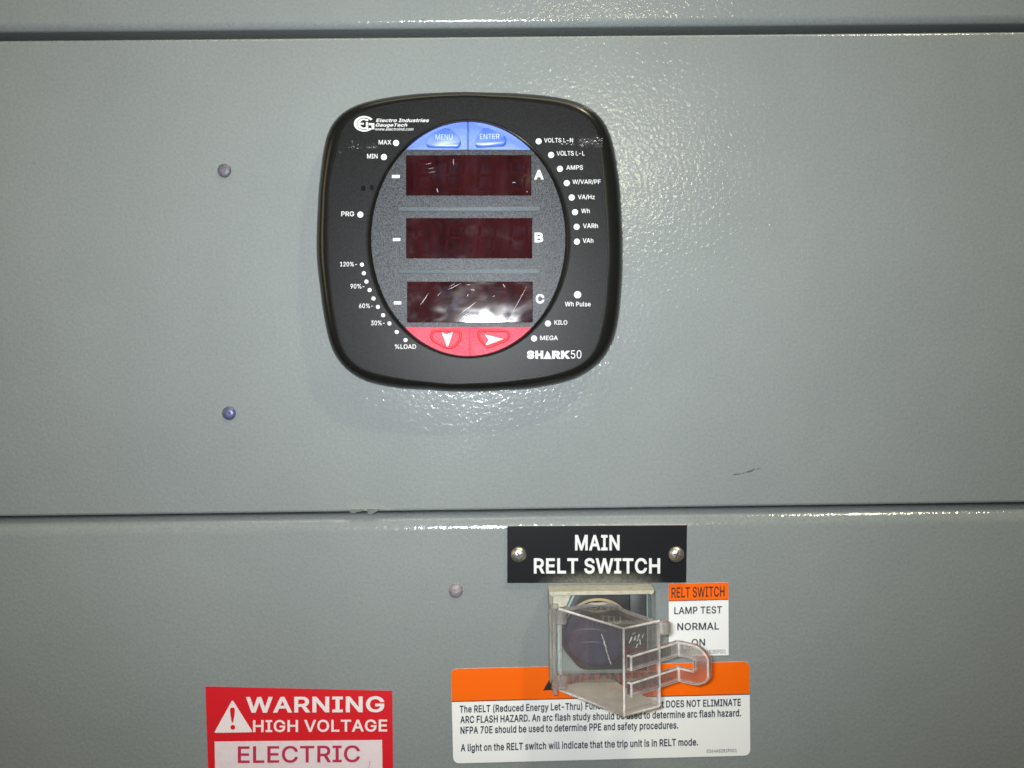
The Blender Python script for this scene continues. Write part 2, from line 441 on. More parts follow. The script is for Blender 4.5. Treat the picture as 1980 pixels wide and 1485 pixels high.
# outlines of the letters (thousandths of the type size): advance width and contours
SPACE_ADV = 188
GLYPHS = {
    '!': (196, ["67,160 63,509 132,509 128,160", "98,-4 86,-3 75,1 66,9 58,18 54,29 52,41 54,53 58,64 66,73 75,80 86,85 98,86 110,85 121,80 130,73 138,64 142,53 143,41 142,29 138,18 130,9 121,1 110,-3"]),
    '%': (676, ["175,283 155,284 137,289 121,297 107,308 95,320 86,335 80,351 76,369 75,388 75,412 76,431 80,448 87,464 96,479 107,492 121,503 137,511 155,515 175,517 196,515 214,511 230,503 244,492 255,479 264,464 270,448 274,431 276,412 276,388 274,369 270,351 264,335 255,320 244,308 230,297 214,289 196,284", "175,327 191,329 203,335 212,346 218,358 222,372 223,388 223,412 213,454 204,464 191,470 175,473 160,470 148,464 138,454 132,441 128,428 127,412 127,388 128,372 132,358 138,346 147,335 160,329", "501,-10 481,-8 462,-3 446,5 432,15 421,28 412,43 406,59 402,77 400,95 400,120 402,138 406,156 412,172 421,187 433,200 447,210 463,218 481,223 501,225 522,223 540,218 556,210 570,200 581,187 590,172 596,156 600,138 601,120 601,95 600,77 596,59 589,43 580,28 569,15 555,5 540,-3 521,-8", "501,35 517,37 529,43 538,53 544,66 548,80 549,95 549,120 538,162 529,172 517,178 501,180 486,178 473,172 464,162 458,149 454,135 453,120 453,95 454,80 458,66 464,53 473,43 485,37", "132,0 482,509 540,509 191,0"]),
    '(': (273, ["89,207 101,324 132,441 177,539 236,539 191,428 161,313 151,207 160,115 188,16 236,-96 177,-96 150,-46 128,4 111,55 99,106 92,156"]),
    ')': (273, ["37,-96 86,18 113,116 122,207 112,313 82,428 37,539 97,539 142,441 173,323 184,207 182,156 174,104 161,53 144,3 123,-47 97,-96"]),
    ',': (188, ["38,-119 68,71 137,71 84,-119"]),
    '-': (453, ["337,244 337,188 114,188 114,244"]),
    '.': (188, ["95,-4 83,-3 73,1 63,9 55,18 51,29 50,41 51,53 55,64 63,73 73,81 83,85 95,87 107,85 118,81 128,73 135,64 140,53 141,41 140,29 135,18 128,9 118,1 107,-3"]),
    '/': (249, ["235,533 71,-76 14,-76 178,533"]),
    '0': (453, ["227,-7 191,-3 158,7 130,24 105,48 85,77 69,113 57,155 50,202 48,254 50,306 57,353 69,395 85,431 106,461 130,484 159,502 191,512 227,516 262,512 295,502 323,484 348,461 368,431 384,395 396,353 403,306 405,254 403,202 396,155 384,113 368,77 348,48 323,24 295,7 263,-3", "227,50 250,52 271,60 290,74 306,92 320,116 330,144 338,176 342,213 344,254 342,295 338,332 330,365 320,393 306,416 290,435 271,449 250,457 227,460 203,457 182,449 163,435 147,416 134,393 123,365 115,332 111,295 109,254 111,213 115,176 123,144 134,116 147,92 163,74 182,60 203,52"]),
    '1': (453, ["76,0 76,55 391,55 391,0", "276,509 276,0 212,0 212,448 209,448 86,358 86,427 198,509"]),
    '2': (453, ["64,0 64,47 234,229 282,282 311,327 320,371 319,389 315,405 308,419 298,431 287,441 273,449 224,460 205,458 188,454 172,447 159,438 148,427 139,413 132,398 128,381 127,362 66,362 68,391 75,418 86,442 102,464 121,482 143,496 168,507 196,513 225,516 254,513 281,507 306,497 328,482 346,465 361,445 372,423 379,398 381,372 371,318 336,259 267,180 153,60 153,57 389,57 389,0"]),
    '3': (453, ["218,-7 188,-5 159,1 133,10 108,22 88,38 70,57 57,79 48,104 44,132 109,132 112,115 118,100 126,87 137,76 150,66 165,59 219,50 275,61 291,69 304,80 315,93 323,108 328,125 329,145 328,163 323,180 316,196 306,211 292,223 275,234 254,241 229,246 201,248 157,248 157,299 288,448 288,452 70,452 70,509 372,509 372,461 211,278 211,289 247,290 279,286 308,276 333,262 354,244 371,222 383,198 391,173 393,145 390,116 383,90 370,66 354,45 333,27 309,12 281,2 251,-5"]),
    '4': (453, ["40,105 40,158 247,509 311,509 109,166 109,163 413,163 413,105", "282,0 282,121 282,146 282,318 343,318 343,0"]),
    '5': (453, ["221,-7 192,-5 165,1 140,11 118,25 99,41 83,60 71,82 63,105 60,130 122,130 125,115 130,102 138,89 173,60 221,50 241,51 259,56 276,64 291,75 304,89 314,104 322,122 326,141 328,162 326,183 321,203 314,221 303,237 290,251 275,262 257,270 238,275 218,277 167,268 128,246 67,253 96,509 366,509 366,452 151,452 134,301 136,301 178,325 229,334 252,332 274,328 294,321 313,311 330,299 345,285 358,269 370,251 379,231 386,210 390,187 391,163 388,132 381,102 369,76 352,52 332,32 309,15 282,3 253,-4"]),
    '6': (453, ["226,-7 196,-4 168,3 142,15 119,31 100,51 84,74 73,101 66,130 64,162 65,187 71,212 80,239 137,340 252,509 322,509 151,261 145,261 165,288 196,307 235,314 265,312 291,305 316,295 337,280 355,262 370,240 380,215 387,187 389,157 387,127 379,98 368,73 352,50 333,30 310,14 284,3 257,-4", "226,48 245,50 263,55 279,63 293,73 304,86 314,101 322,119 326,137 327,157 326,178 322,196 314,213 304,228 293,241 279,251 263,259 245,264 226,265 207,264 190,259 174,252 160,241 148,229 138,214 131,197 126,179 125,158 126,138 131,119 138,102 148,86 160,73 174,63 190,55 207,50"]),
    '7': (453, ["97,0 323,448 323,452 62,452 62,509 391,509 391,449 165,0"]),
    '8': (453, ["226,-7 193,-5 163,1 136,11 111,25 91,42 74,62 62,84 54,109 52,135 53,156 58,176 65,195 75,212 87,228 101,241 117,252 134,260 153,265 153,267 129,276 109,289 93,308 80,330 73,354 70,380 73,405 79,429 90,450 106,469 124,485 146,498 170,508 197,514 226,516 255,514 282,508 306,498 328,485 346,469 361,450 373,429 379,405 382,380 379,354 372,330 359,308 343,289 323,276 300,267 300,265 319,260 335,252 351,241 365,228 377,212 387,195 395,176 399,156 401,135 398,109 391,84 378,62 362,42 341,25 317,11 289,1 259,-5", "226,49 248,50 267,54 285,60 300,69 313,79 323,91 331,106 335,121 337,139 335,157 330,173 322,189 312,202 298,213 283,223 265,230 247,234 226,235 206,234 187,230 169,223 154,213 140,202 130,189 122,173 117,157 115,139 117,121 121,106 129,91 139,79 152,69 167,60 185,54 205,50", "226,290 274,300 287,308 298,318 307,330 314,344 318,359 319,376 318,392 314,407 308,420 299,432 288,442 275,449 226,460 177,449 164,442 153,432 145,420 138,407 134,392 133,376 134,359 138,344 145,330 154,318 165,308 178,300"]),
    '9': (453, ["226,516 256,513 285,506 310,494 333,478 352,458 368,434 380,408 387,378 389,347 387,322 382,296 373,270 315,168 200,0 130,0 301,248 307,248 287,221 257,202 218,195 188,197 161,203 137,214 116,229 98,247 83,269 72,294 66,321 64,352 66,382 73,411 85,436 101,459 120,479 143,494 168,506 196,513", "226,460 207,459 190,454 174,446 160,435 148,423 138,407 131,390 127,372 125,352 127,331 131,313 138,295 148,280 160,268 174,257 190,250 207,245 226,243 245,245 263,249 279,257 293,267 305,280 314,295 322,312 326,330 327,350 326,371 322,390 314,407 305,422 293,435 279,446 263,454 245,459"]),
    'A': (480, ["16,0 201,509 276,509 463,0 395,0 287,302 264,372 232,478 245,478 213,371 191,302 85,0", "110,142 110,199 370,199 370,142"]),
    'B': (456, ["60,0 60,509 241,509 274,507 304,501 329,491 350,477 367,461 381,442 390,421 396,398 398,374 397,353 393,336 387,320 356,286 315,267 315,262 331,260 347,254 363,245 378,234 391,220 402,203 411,184 416,161 418,136 416,111 410,88 400,67 386,48 368,31 344,18 317,8 284,2 247,0", "125,57 245,57 281,60 309,67 330,80 344,96 353,115 355,137 354,153 350,169 342,184 333,197 320,209 306,218 289,225 269,229 248,231 125,231", "125,285 238,285 288,296 302,304 314,314 323,326 330,340 335,355 336,372 333,393 326,412 313,429 294,442 270,449 240,452 125,452"]),
    'C': (510, ["267,-7 225,-3 186,7 150,25 119,49 92,79 70,115 53,157 44,203 40,254 44,305 53,352 70,393 92,429 119,459 150,484 186,501 225,512 267,516 340,504 362,496 383,485 402,471 419,456 435,438 448,418 459,397 467,373 473,348 408,348 389,395 357,428 315,449 267,456 237,453 209,445 184,432 161,414 141,391 125,364 113,332 106,295 103,254 106,213 113,177 125,145 141,117 161,94 184,76 210,63 237,56 267,53 315,60 357,81 389,114 408,160 473,160 467,135 459,112 448,91 435,71 420,53 402,38 383,24 363,13 341,5 317,-2 293,-6"]),
    'D': (502, ["219,0 96,0 96,57 215,57 254,60 288,68 318,81 343,99 363,122 379,149 390,181 397,216 399,255 397,294 390,329 379,361 364,388 344,410 320,428 291,441 258,449 221,452 93,452 93,509 225,509 273,505 315,495 353,478 385,455 412,426 433,391 449,351 458,306 462,255 458,205 449,159 433,119 411,83 384,54 351,31 312,14 268,3", "125,509 125,0 60,0 60,509"]),
    'E': (418, ["60,0 60,509 372,509 372,452 125,452 125,286 355,286 355,229 125,229 125,57 375,57 375,0"]),
    'F': (410, ["60,0 60,509 369,509 369,452 125,452 125,278 346,278 346,221 125,221 125,0"]),
    'G': (520, ["269,-7 225,-3 185,7 149,25 118,49 91,79 69,116 53,157 43,203 40,254 43,305 53,352 69,393 91,429 117,459 149,484 184,501 223,512 265,516 291,514 316,510 340,504 363,494 384,483 403,469 421,453 436,436 449,416 460,395 468,373 474,349 408,349 387,393 356,427 315,448 265,456 236,453 209,445 183,432 160,414 141,392 125,364 113,332 106,295 103,254 106,213 113,177 125,145 141,117 161,95 184,76 210,63 238,56 269,53 296,55 322,61 345,71 365,85 382,102 396,123 407,147 413,173 415,202 434,199 283,199 283,256 478,256 478,200 475,160 466,124 451,91 431,62 406,38 377,19 344,5 308,-4"]),
    'H': (517, ["60,0 60,509 125,509 125,289 392,289 392,509 457,509 457,0 392,0 392,232 125,232 125,0"]),
    'I': (300, ["31,0 31,57 118,57 118,452 31,452 31,509 269,509 269,452 183,452 183,57 269,57 269,0"]),
    'K': (467, ["104,145 104,216 139,261 174,303 212,344 364,509 448,509 231,276 228,276", "60,0 60,509 125,509 125,334 124,225 125,193 125,0", "372,0 188,259 228,309 449,0"]),
    'L': (393, ["60,0 60,509 125,509 125,57 361,57 361,0"]),
    'M': (628, ["60,0 60,509 152,509 277,187 287,159 299,123 311,84 322,49 307,49 318,83 330,121 342,158 352,187 476,509 568,509 568,0 504,0 504,291 504,327 505,369 506,413 507,457 513,457 498,409 482,363 467,322 456,291 342,0 286,0 170,291 159,321 145,361 129,408 112,457 119,457 120,416 121,372 122,328 122,291 122,0"]),
    'N': (523, ["60,0 60,509 136,509 343,183 363,151 388,107 414,55 405,54 401,108 399,157 399,195 399,509 463,509 463,0 387,0 202,290 177,331 148,381 108,452 119,454 122,384 124,328 125,291 125,0"]),
    'O': (533, ["267,-7 225,-3 186,7 150,25 119,49 92,79 70,115 53,157 44,203 40,254 44,305 53,352 70,393 92,429 119,459 150,484 186,501 225,512 267,516 309,512 348,501 384,484 415,459 442,429 464,393 480,352 490,305 493,254 490,203 480,157 464,115 442,79 415,49 384,25 348,7 309,-3", "267,53 296,55 324,63 349,76 372,94 392,116 408,144 420,176 428,213 430,254 428,295 420,332 408,365 392,392 372,415 349,433 324,446 296,453 267,456 237,453 210,445 184,433 161,415 142,392 125,364 113,332 106,295 103,254 106,213 113,176 125,144 142,117 161,94 184,76 210,63 237,55"]),
    'P': (444, ["60,0 60,509 235,509 272,506 305,499 332,487 356,471 375,452 390,430 400,404 407,377 409,348 407,318 400,291 390,265 375,243 356,223 332,207 305,195 272,188 235,186 109,186 109,242 233,242 257,244 279,248 297,256 312,266 324,279 333,294 339,310 343,328 344,348 343,367 339,385 333,402 324,416 312,428 297,439 279,446 257,451 232,452 125,452 125,0"]),
    'R': (449, ["60,0 60,509 236,509 273,506 305,500 333,489 356,473 376,455 390,433 401,408 407,381 409,352 407,323 401,296 390,271 376,250 356,232 333,217 305,206 273,200 236,198 96,198 96,255 234,255 258,256 280,260 298,267 313,276 325,287 334,300 340,316 344,333 345,352 344,371 340,389 334,405 325,419 313,430 298,440 279,446 258,451 233,452 125,452 125,0", "353,0 230,229 303,229 428,0"]),
    'S': (446, ["224,-9 188,-7 156,-1 128,9 102,23 81,40 64,60 51,83 42,109 38,137 104,137 108,118 114,102 123,88 136,76 150,66 166,59 224,49 246,50 267,54 286,60 303,69 317,79 329,92 338,106 344,122 346,139 344,154 340,168 332,179 296,205 245,222 184,239 145,253 112,269 86,289 67,313 56,341 52,372 54,400 62,425 75,448 92,468 113,484 138,498 165,508 195,514 227,516 259,514 289,508 316,498 340,484 360,468 377,449 390,427 398,403 401,378 337,378 332,402 320,421 302,437 280,449 254,456 225,459 204,457 185,454 167,448 152,440 139,430 129,418 121,405 117,391 115,376 117,359 122,345 131,334 169,308 212,293 264,279 312,264 359,238 395,198 402,180 407,161 408,139 406,112 399,87 386,64 370,43 349,25 323,11 294,0 261,-7"]),
    'T': (449, ["32,452 32,509 417,509 417,452 257,452 257,0 193,0 193,452"]),
    'U': (517, ["259,-8 220,-6 186,2 154,15 126,33 103,55 85,80 71,108 63,140 60,173 60,509 124,509 124,178 126,155 132,133 141,113 153,95 169,80 187,68 208,59 232,53 259,52 285,53 309,59 331,68 349,80 364,95 377,113 385,133 391,155 393,178 393,509 457,509 457,173 454,140 446,108 433,80 414,55 391,33 363,15 332,2 297,-6"]),
    'V': (480, ["204,0 16,509 84,509 192,206 215,137 248,31 235,31 267,138 290,206 395,509 463,509 278,0"]),
    'W': (686, ["155,0 16,509 82,509 163,196 175,145 187,94 197,40 189,40 200,94 211,145 224,196 306,509 380,509 462,196 474,145 486,94 497,40 488,40 499,94 510,145 523,196 603,509 670,509 530,0 455,0 368,323 351,391 336,475 350,475 335,395 318,323 230,0"]),
    'X': (474, ["18,0 217,284 217,236 29,509 104,509 178,400 204,361 223,329 243,292 232,292 252,329 272,361 298,400 374,509 446,509 259,239 259,287 456,0 382,0 292,129 268,165 250,195 230,231 244,231 225,196 206,166 182,129 91,0"]),
    'Z': (438, ["42,0 42,46 273,385 306,431 341,476 348,454 285,452 223,452 40,452 40,509 397,509 397,462 169,129 134,81 97,33 90,54 152,57 214,57 399,57 399,0"]),
    'a': (389, ["160,-9 137,-7 115,-3 94,5 76,15 60,29 48,45 38,63 32,84 30,108 32,128 36,146 43,161 53,174 64,184 78,193 125,211 178,220 234,227 265,235 271,240 274,246 276,255 276,257 267,297 240,322 196,331 149,322 118,301 100,274 41,291 51,313 64,331 79,346 95,358 114,368 133,375 194,384 239,379 286,360 300,350 312,336 322,320 330,301 335,278 337,251 337,0 277,0 277,52 272,52 252,25 215,1", "170,45 192,47 211,51 228,59 242,68 254,80 263,93 270,108 274,122 276,138 276,190 259,182 231,176 200,171 175,168 134,159 103,139 97,130 93,118 92,105 102,72 130,52"]),
    'b': (424, ["229,-8 208,-7 189,-3 172,4 138,31 118,59 112,59 112,0 53,0 53,509 114,509 114,319 118,319 137,346 171,373 188,379 207,383 229,384 259,382 287,374 313,361 335,342 354,320 370,293 381,261 388,227 390,189 388,151 381,116 370,84 355,57 336,34 313,16 288,3 260,-6", "220,47 242,49 262,55 279,66 294,80 306,97 316,117 323,139 327,163 328,189 327,215 323,239 316,261 307,281 295,298 280,311 262,322 243,328 220,330 198,328 178,322 161,312 147,299 134,282 125,263 118,241 114,216 113,189 114,162 118,138 125,115 135,95 147,78 162,65 179,55 198,49"]),
    'c': (396, ["207,-8 174,-5 144,3 117,16 93,35 72,58 56,85 44,116 37,150 34,187 37,225 44,260 56,291 72,318 93,341 117,360 144,374 174,382 207,384 260,377 305,356 340,322 362,277 303,262 290,289 270,311 242,325 207,330 184,328 163,321 145,310 130,296 118,278 108,258 102,236 98,212 96,187 98,163 102,139 108,117 118,97 130,80 145,66 163,55 184,49 207,46 243,52 271,66 292,89 304,117 363,102 341,56 306,21 261,-1"]),
    'd': (424, ["195,-8 165,-6 137,3 111,16 89,34 70,57 55,84 43,116 36,151 34,189 36,227 43,261 55,293 70,320 89,342 112,361 137,374 165,382 196,384 218,383 237,379 253,373 287,346 306,319 311,319 311,509 372,509 372,0 313,0 313,59 307,59 287,31 252,4 236,-3 217,-7", "205,47 226,49 246,55 263,65 278,78 290,95 299,115 306,138 310,162 312,189 310,216 306,241 300,263 290,282 278,299 263,312 246,322 227,328 205,330 182,328 162,322 145,311 130,298 118,281 108,261 102,239 98,215 96,189 98,163 102,139 109,117 118,97 130,80 145,66 162,55 182,49"]),
    'e': (404, ["212,-8 177,-5 145,3 117,16 92,35 72,58 56,85 44,116 37,150 34,187 36,224 44,258 55,290 71,317 91,340 115,359 142,373 172,382 205,384 266,374 285,366 303,355 319,341 334,324 347,305 357,282 365,256 370,227 371,194 371,169 75,169 75,221 338,221 310,202 308,226 304,248 298,269 288,286 277,301 263,314 246,323 227,328 205,330 183,328 164,323 146,313 131,301 119,286 109,270 102,251 97,231 96,211 96,178 98,151 102,127 110,106 121,88 135,73 151,61 169,53 190,48 212,46 254,53 285,73 306,105 365,91 358,72 348,55 335,39 320,26 302,14 283,4 261,-3 237,-7"]),
    'f': (254, ["228,379 228,327 6,327 6,379", "81,0 81,432 82,452 87,470 96,486 107,499 120,510 135,519 187,530 222,527 243,521 227,468 215,472 195,474 178,472 164,468 154,460 147,449 143,435 142,419 142,0"]),
    'g': (425, ["207,-151 180,-149 156,-146 134,-140 82,-110 51,-69 101,-41 122,-66 154,-88 207,-97 236,-95 261,-87 282,-75 298,-58 308,-34 311,-6 311,68 306,68 287,41 252,16 236,10 217,6 195,5 165,7 138,14 113,27 90,43 71,65 55,90 43,120 36,154 34,191 36,229 43,263 55,293 71,320 90,342 112,361 138,374 166,382 196,384 218,383 237,379 253,373 288,346 308,319 313,319 313,379 372,379 372,-9 370,-40 363,-67 350,-90 334,-109 314,-124 291,-136 265,-144 237,-149", "205,59 227,61 246,66 264,75 278,87 290,103 300,121 307,142 311,166 312,193 311,219 307,242 300,264 291,283 279,299 264,312 247,322 227,328 205,330 182,328 163,322 145,312 130,298 118,282 109,262 102,241 98,218 96,193 98,167 102,144 109,123 118,104 131,88 145,76 163,66 183,61"]),
    'h': (410, ["114,227 114,0 53,0 53,509 114,509 114,287 102,287 116,319 132,344 152,362 175,374 200,382 227,384 252,383 275,377 295,369 313,356 328,340 341,321 350,298 355,271 357,240 357,0 296,0 296,235 293,263 286,286 273,304 256,318 235,326 210,329 192,328 176,324 161,317 147,308 136,297 126,283 119,266 115,248"]),
    'i': (167, ["53,0 53,379 114,379 114,0", "84,443 73,444 63,448 54,455 47,463 43,472 41,483 43,494 47,504 54,512 63,518 73,522 84,524 95,522 105,518 114,512 121,504 125,494 126,483 125,472 121,463 114,455 105,448 95,444"]),
    'l': (189, ["139,-2 112,0 91,8 74,20 62,37 55,59 53,84 53,509 114,509 114,99 120,62 126,57 135,53 146,52 160,53 170,54 181,3 162,-1"]),
    'm': (610, ["53,0 53,379 112,379 112,295 108,295 114,314 122,331 132,346 172,376 219,386 245,383 268,375 287,361 303,342 314,320 321,295 312,295 318,312 326,329 337,343 381,375 437,386 458,385 478,380 497,372 514,361 529,346 541,328 550,307 555,283 557,255 557,0 496,0 496,254 493,279 485,298 473,313 456,323 438,329 419,330 402,329 387,326 374,320 345,290 335,247 335,0 274,0 274,260 272,280 265,297 253,311 238,322 220,328 199,330 158,320 145,312 135,302 126,289 119,274 115,257 114,238 114,0"]),
    'n': (410, ["114,227 114,0 53,0 53,379 112,379 112,287 102,287 116,319 132,344 152,362 175,374 200,382 227,384 252,383 275,377 295,369 313,356 328,340 341,321 350,298 355,271 357,240 357,0 296,0 296,235 293,263 286,286 273,304 256,318 235,326 210,329 192,328 176,324 161,317 147,308 136,297 126,283 119,266 115,248"]),
    'o': (415, ["207,-8 174,-5 144,3 117,16 93,35 72,58 56,85 44,116 37,150 34,187 37,225 44,260 56,291 72,318 93,341 117,360 144,374 174,382 207,384 241,382 271,374 299,360 323,341 343,318 359,291 371,260 379,225 381,187 379,150 371,116 359,85 343,58 323,35 299,16 271,3 241,-5", "207,46 231,49 252,55 270,66 285,80 298,97 307,117 314,139 318,163 319,187 318,212 314,236 307,258 298,278 285,296 270,310 252,321 231,328 207,330 184,328 163,321 145,310 130,296 118,278 108,258 102,236 98,212 96,187 98,163 102,139 108,117 118,97 130,80 145,66 163,55 184,49"]),
    'p': (424, ["53,-143 53,379 112,379 112,319 118,319 137,346 171,373 188,379 207,383 229,384 259,382 287,374 313,361 335,342 354,320 370,293 381,261 388,227 390,189 388,151 381,116 370,84 355,57 336,34 313,16 288,3 260,-6 229,-8 208,-7 189,-3 173,4 138,31 118,59 114,59 114,-143", "220,47 242,49 262,55 279,66 294,80 306,97 316,117 323,139 327,163 328,189 327,215 323,239 316,261 307,281 295,298 280,311 262,322 243,328 220,330 198,328 178,322 161,312 147,299 134,282 125,263 118,241 114,216 113,189 114,162 118,138 125,115 135,95 147,78 162,65 179,55 198,49"]),
    'r': (259, ["53,0 53,379 112,379 112,321 115,321 124,339 137,354 152,367 171,377 191,383 213,385 229,384 243,384 243,322 230,324 207,326 190,324 174,321 159,315 146,306 135,296 126,284 119,269 115,254 114,237 114,0"]),
    's': (365, ["182,-8 157,-7 133,-3 112,3 93,12 76,24 62,38 50,54 41,73 36,94 94,107 101,87 111,72 124,60 141,52 160,47 181,45 206,47 227,53 244,62 258,74 265,88 268,103 266,115 262,126 254,136 243,144 229,150 212,155 149,170 118,180 92,192 72,208 58,227 50,249 47,274 49,295 55,314 65,332 79,347 95,360 115,370 137,378 161,383 187,384 212,383 234,379 254,372 271,363 286,352 299,339 324,290 268,277 262,291 254,304 243,316 228,325 210,331 187,333 166,331 147,326 131,317 119,305 111,292 109,277 110,264 115,253 124,243 172,223 229,209 261,200 287,187 306,171 320,153 328,131 331,107 329,85 323,65 312,47 298,31 281,18 260,6 236,-2 210,-7"]),
    't': (227, ["204,379 204,327 6,327 6,379", "65,471 126,471 126,98 127,83 130,70 136,61 144,55 156,51 170,50 185,51 202,54 213,2 192,-3 168,-4 138,-1 113,7 92,21 77,41 68,64 65,93"]),
    'u': (410, ["182,-5 158,-3 135,2 115,11 97,23 82,39 69,59 60,82 54,109 53,139 53,379 114,379 114,144 116,117 124,94 137,75 154,61 175,53 200,50 218,51 234,55 249,62 263,71 274,83 283,97 290,113 295,132 296,153 296,379 357,379 357,0 298,0 298,92 307,92 294,60 277,35 257,17 234,5 209,-3"]),
    'w': (567, ["138,0 23,379 87,379 133,214 154,137 175,41 165,41 186,135 206,214 252,379 316,379 362,214 382,136 402,41 391,41 413,135 434,214 480,379 545,379 429,0 368,0 319,172 305,225 291,280 277,338 291,338 277,280 263,225 248,172 199,0"]),
    'y': (389, ["47,-139 61,-86 71,-87 104,-89 130,-74 151,-36 163,-1 17,379 84,379 165,155 187,87 206,21 184,21 202,87 224,155 305,379 371,379 204,-58 177,-107 139,-136 91,-145 65,-143"]),
    'z': (380, ["42,0 42,46 254,320 254,323 48,323 48,379 333,379 333,331 126,60 126,56 339,56 339,0"]),
}

def offset_contour(pts, k):
    n = len(pts)
    out = []
    for i in range(n):
        p0, p1, p2 = Vector(pts[i - 1]), Vector(pts[i]), Vector(pts[(i + 1) % n])
        a, b = (p1 - p0).normalized(), (p2 - p1).normalized()
        n1, n2 = Vector((a.y, -a.x)), Vector((b.y, -b.x))
        h = n1 + n2
        if h.length < 1e-4:
            q = p1 + n1 * k
        else:
            h.normalize()
            q = p1 + h * (k / max(0.5, h.dot(n1)))
        out.append((q.x, q.y))
    return out

def area(pts):
    return 0.5 * sum(pts[i - 1][0] * pts[i][1] - pts[i][0] * pts[i - 1][1] for i in range(len(pts)))

def winding(loops, x, y):
    wn = 0
    for lp in loops:
        for i in range(len(lp)):
            x0, y0 = lp[i - 1]
            x1, y1 = lp[i]
            if (y0 <= y) != (y1 <= y):
                t = (y - y0) / (y1 - y0)
                if x0 + t * (x1 - x0) > x:
                    wn += 1 if y1 > y0 else -1
    return wn

_cap = {}
_glyph = {}
def glyph(ch, k):
    """filled letter, thickened by k thousandths on every side"""
    if (ch, k) in _glyph:
        return _glyph[ch, k]
    adv, conts = GLYPHS[ch]
    cs = [[tuple(float(t) for t in q.split(",")) for q in ct.split()] for ct in conts]
    big = max(cs, key=lambda q: abs(area(q)))
    sg = 1.0 if area(big) > 0 else -1.0
    loops = [offset_contour(ct, k * sg) if k else ct for ct in cs]
    vv, ee = [], []
    for lp in loops:
        o = len(vv)
        vv += [Vector(p) for p in lp]
        ee += [(o + i, o + (i + 1) % len(lp)) for i in range(len(lp))]
    rv, re_, rf = delaunay_2d_cdt(vv, ee, [], 0, 0.01)[:3]
    ff = []
    for f in rf:
        cx = sum(rv[i].x for i in f) / len(f)
        cy = sum(rv[i].y for i in f) / len(f)
        if winding(loops, cx, cy) * sg > 0:
            ff.append(tuple(f))
    _glyph[ch, k] = (adv, [(v.x, v.y) for v in rv], ff)
    return _glyph[ch, k]

def text_geo(s, bold=0.0, shear=0.0, space=1.0):
    k = bold * 730.0
    x = 0.0
    vv, ff = [], []
    for ch in s:
        if ch == ' ':
            x += SPACE_ADV * space
            continue
        adv, gv, gf = glyph(ch, k)
        o = len(vv)
        vv += [((x + px + shear * py) / 1000.0, py / 1000.0) for px, py in gv]
        ff += [tuple(o + i for i in f) for f in gf]
        x += (adv + 1.4 * k) * space
    return vv, ff

def put_text(bm, s, x0, x1, top, base, d, bold=0.0, shear=0.0, slope=0.0, space=1.0, mi=0):
    """Letters whose capitals reach from base to top and whose line runs from x0 to x1."""
    if (bold,) not in _cap:
        hv, _ = text_geo("H", bold)
        _cap[(bold,)] = (min(v[1] for v in hv), max(v[1] for v in hv))
    lo, hi = _cap[(bold,)]
    vv, ff = text_geo(s, bold, shear, space)
    xa, xb = min(v[0] for v in vv), max(v[0] for v in vv)
    new = []
    for x, y in vv:
        px = x0 + (x - xa) / (xb - xa) * (x1 - x0)
        py = base - (y - lo) / (hi - lo) * (base - top) + slope * (px - x0)
        new.append(bm.verts.new(P(px, py, d)))
    for f in ff:
        try:
            q = bm.faces.new([new[i] for i in f])
            q.material_index = mi
        except ValueError:
            pass

# ================================================================== CABINET
cab = thing("switchgear_cabinet", "grey painted steel switchgear front with two horizontal panel gaps, behind everything else", "cabinet", (0, 0, 0))

def zline(px, py):
    return P(px, py, 0).z

Z_TOP_GAP_LO = zline(990, 69.5)      # top edge of the middle cover
Z_TOP_GAP_HI = zline(990, 51.0)      # lower end of the upper door
Z_LOW_GAP_HI = zline(990, 985.5)     # bottom edge of the middle cover
Z_LOW_GAP_LO = zline(990, 992.5)     # top of the lower door
XL, XR = -1500 * S, 1500 * S

def panel(name, z_lo, z_hi, r_lo, r_hi, rd_lo=None, rd_hi=None, depth=70 * S, front=0.0, label=None):
    """Folded sheet: flat front, edges bent back over radii r (height) x rd (depth)."""
    rd_lo = rd_lo or r_lo
    rd_hi = rd_hi or r_hi
    prof = [(front + depth, z_hi)]
    k = 12
    if True:
        for i in range(k + 1):
            a = math.pi / 2 * i / k
            prof.append((front + rd_hi * S * (1 - math.sin(a)), z_hi - r_hi * S * (1 - math.cos(a))))
        for i in range(k + 1):
            a = math.pi / 2 * i / k
            prof.append((front + rd_lo * S * (1 - math.cos(a)), z_lo + r_lo * S * (1 - math.sin(a))))
    prof.append((front + depth, z_lo))
    bm = bmesh.new()
    nx = 30
    rows = []
    for i in range(nx + 1):
        x = XL + (XR - XL) * i / nx
        rows.append([bm.verts.new((x, y, z)) for y, z in prof])
    for i in range(nx):
        for j in range(len(prof) - 1):
            bm.faces.new((rows[i][j], rows[i + 1][j], rows[i + 1][j + 1], rows[i][j + 1]))
    bm.faces.new(rows[0])
    bm.faces.new(list(reversed(rows[-1])))
    return from_bm(name, bm, M_PAINT, cab, smooth=40, label=label)

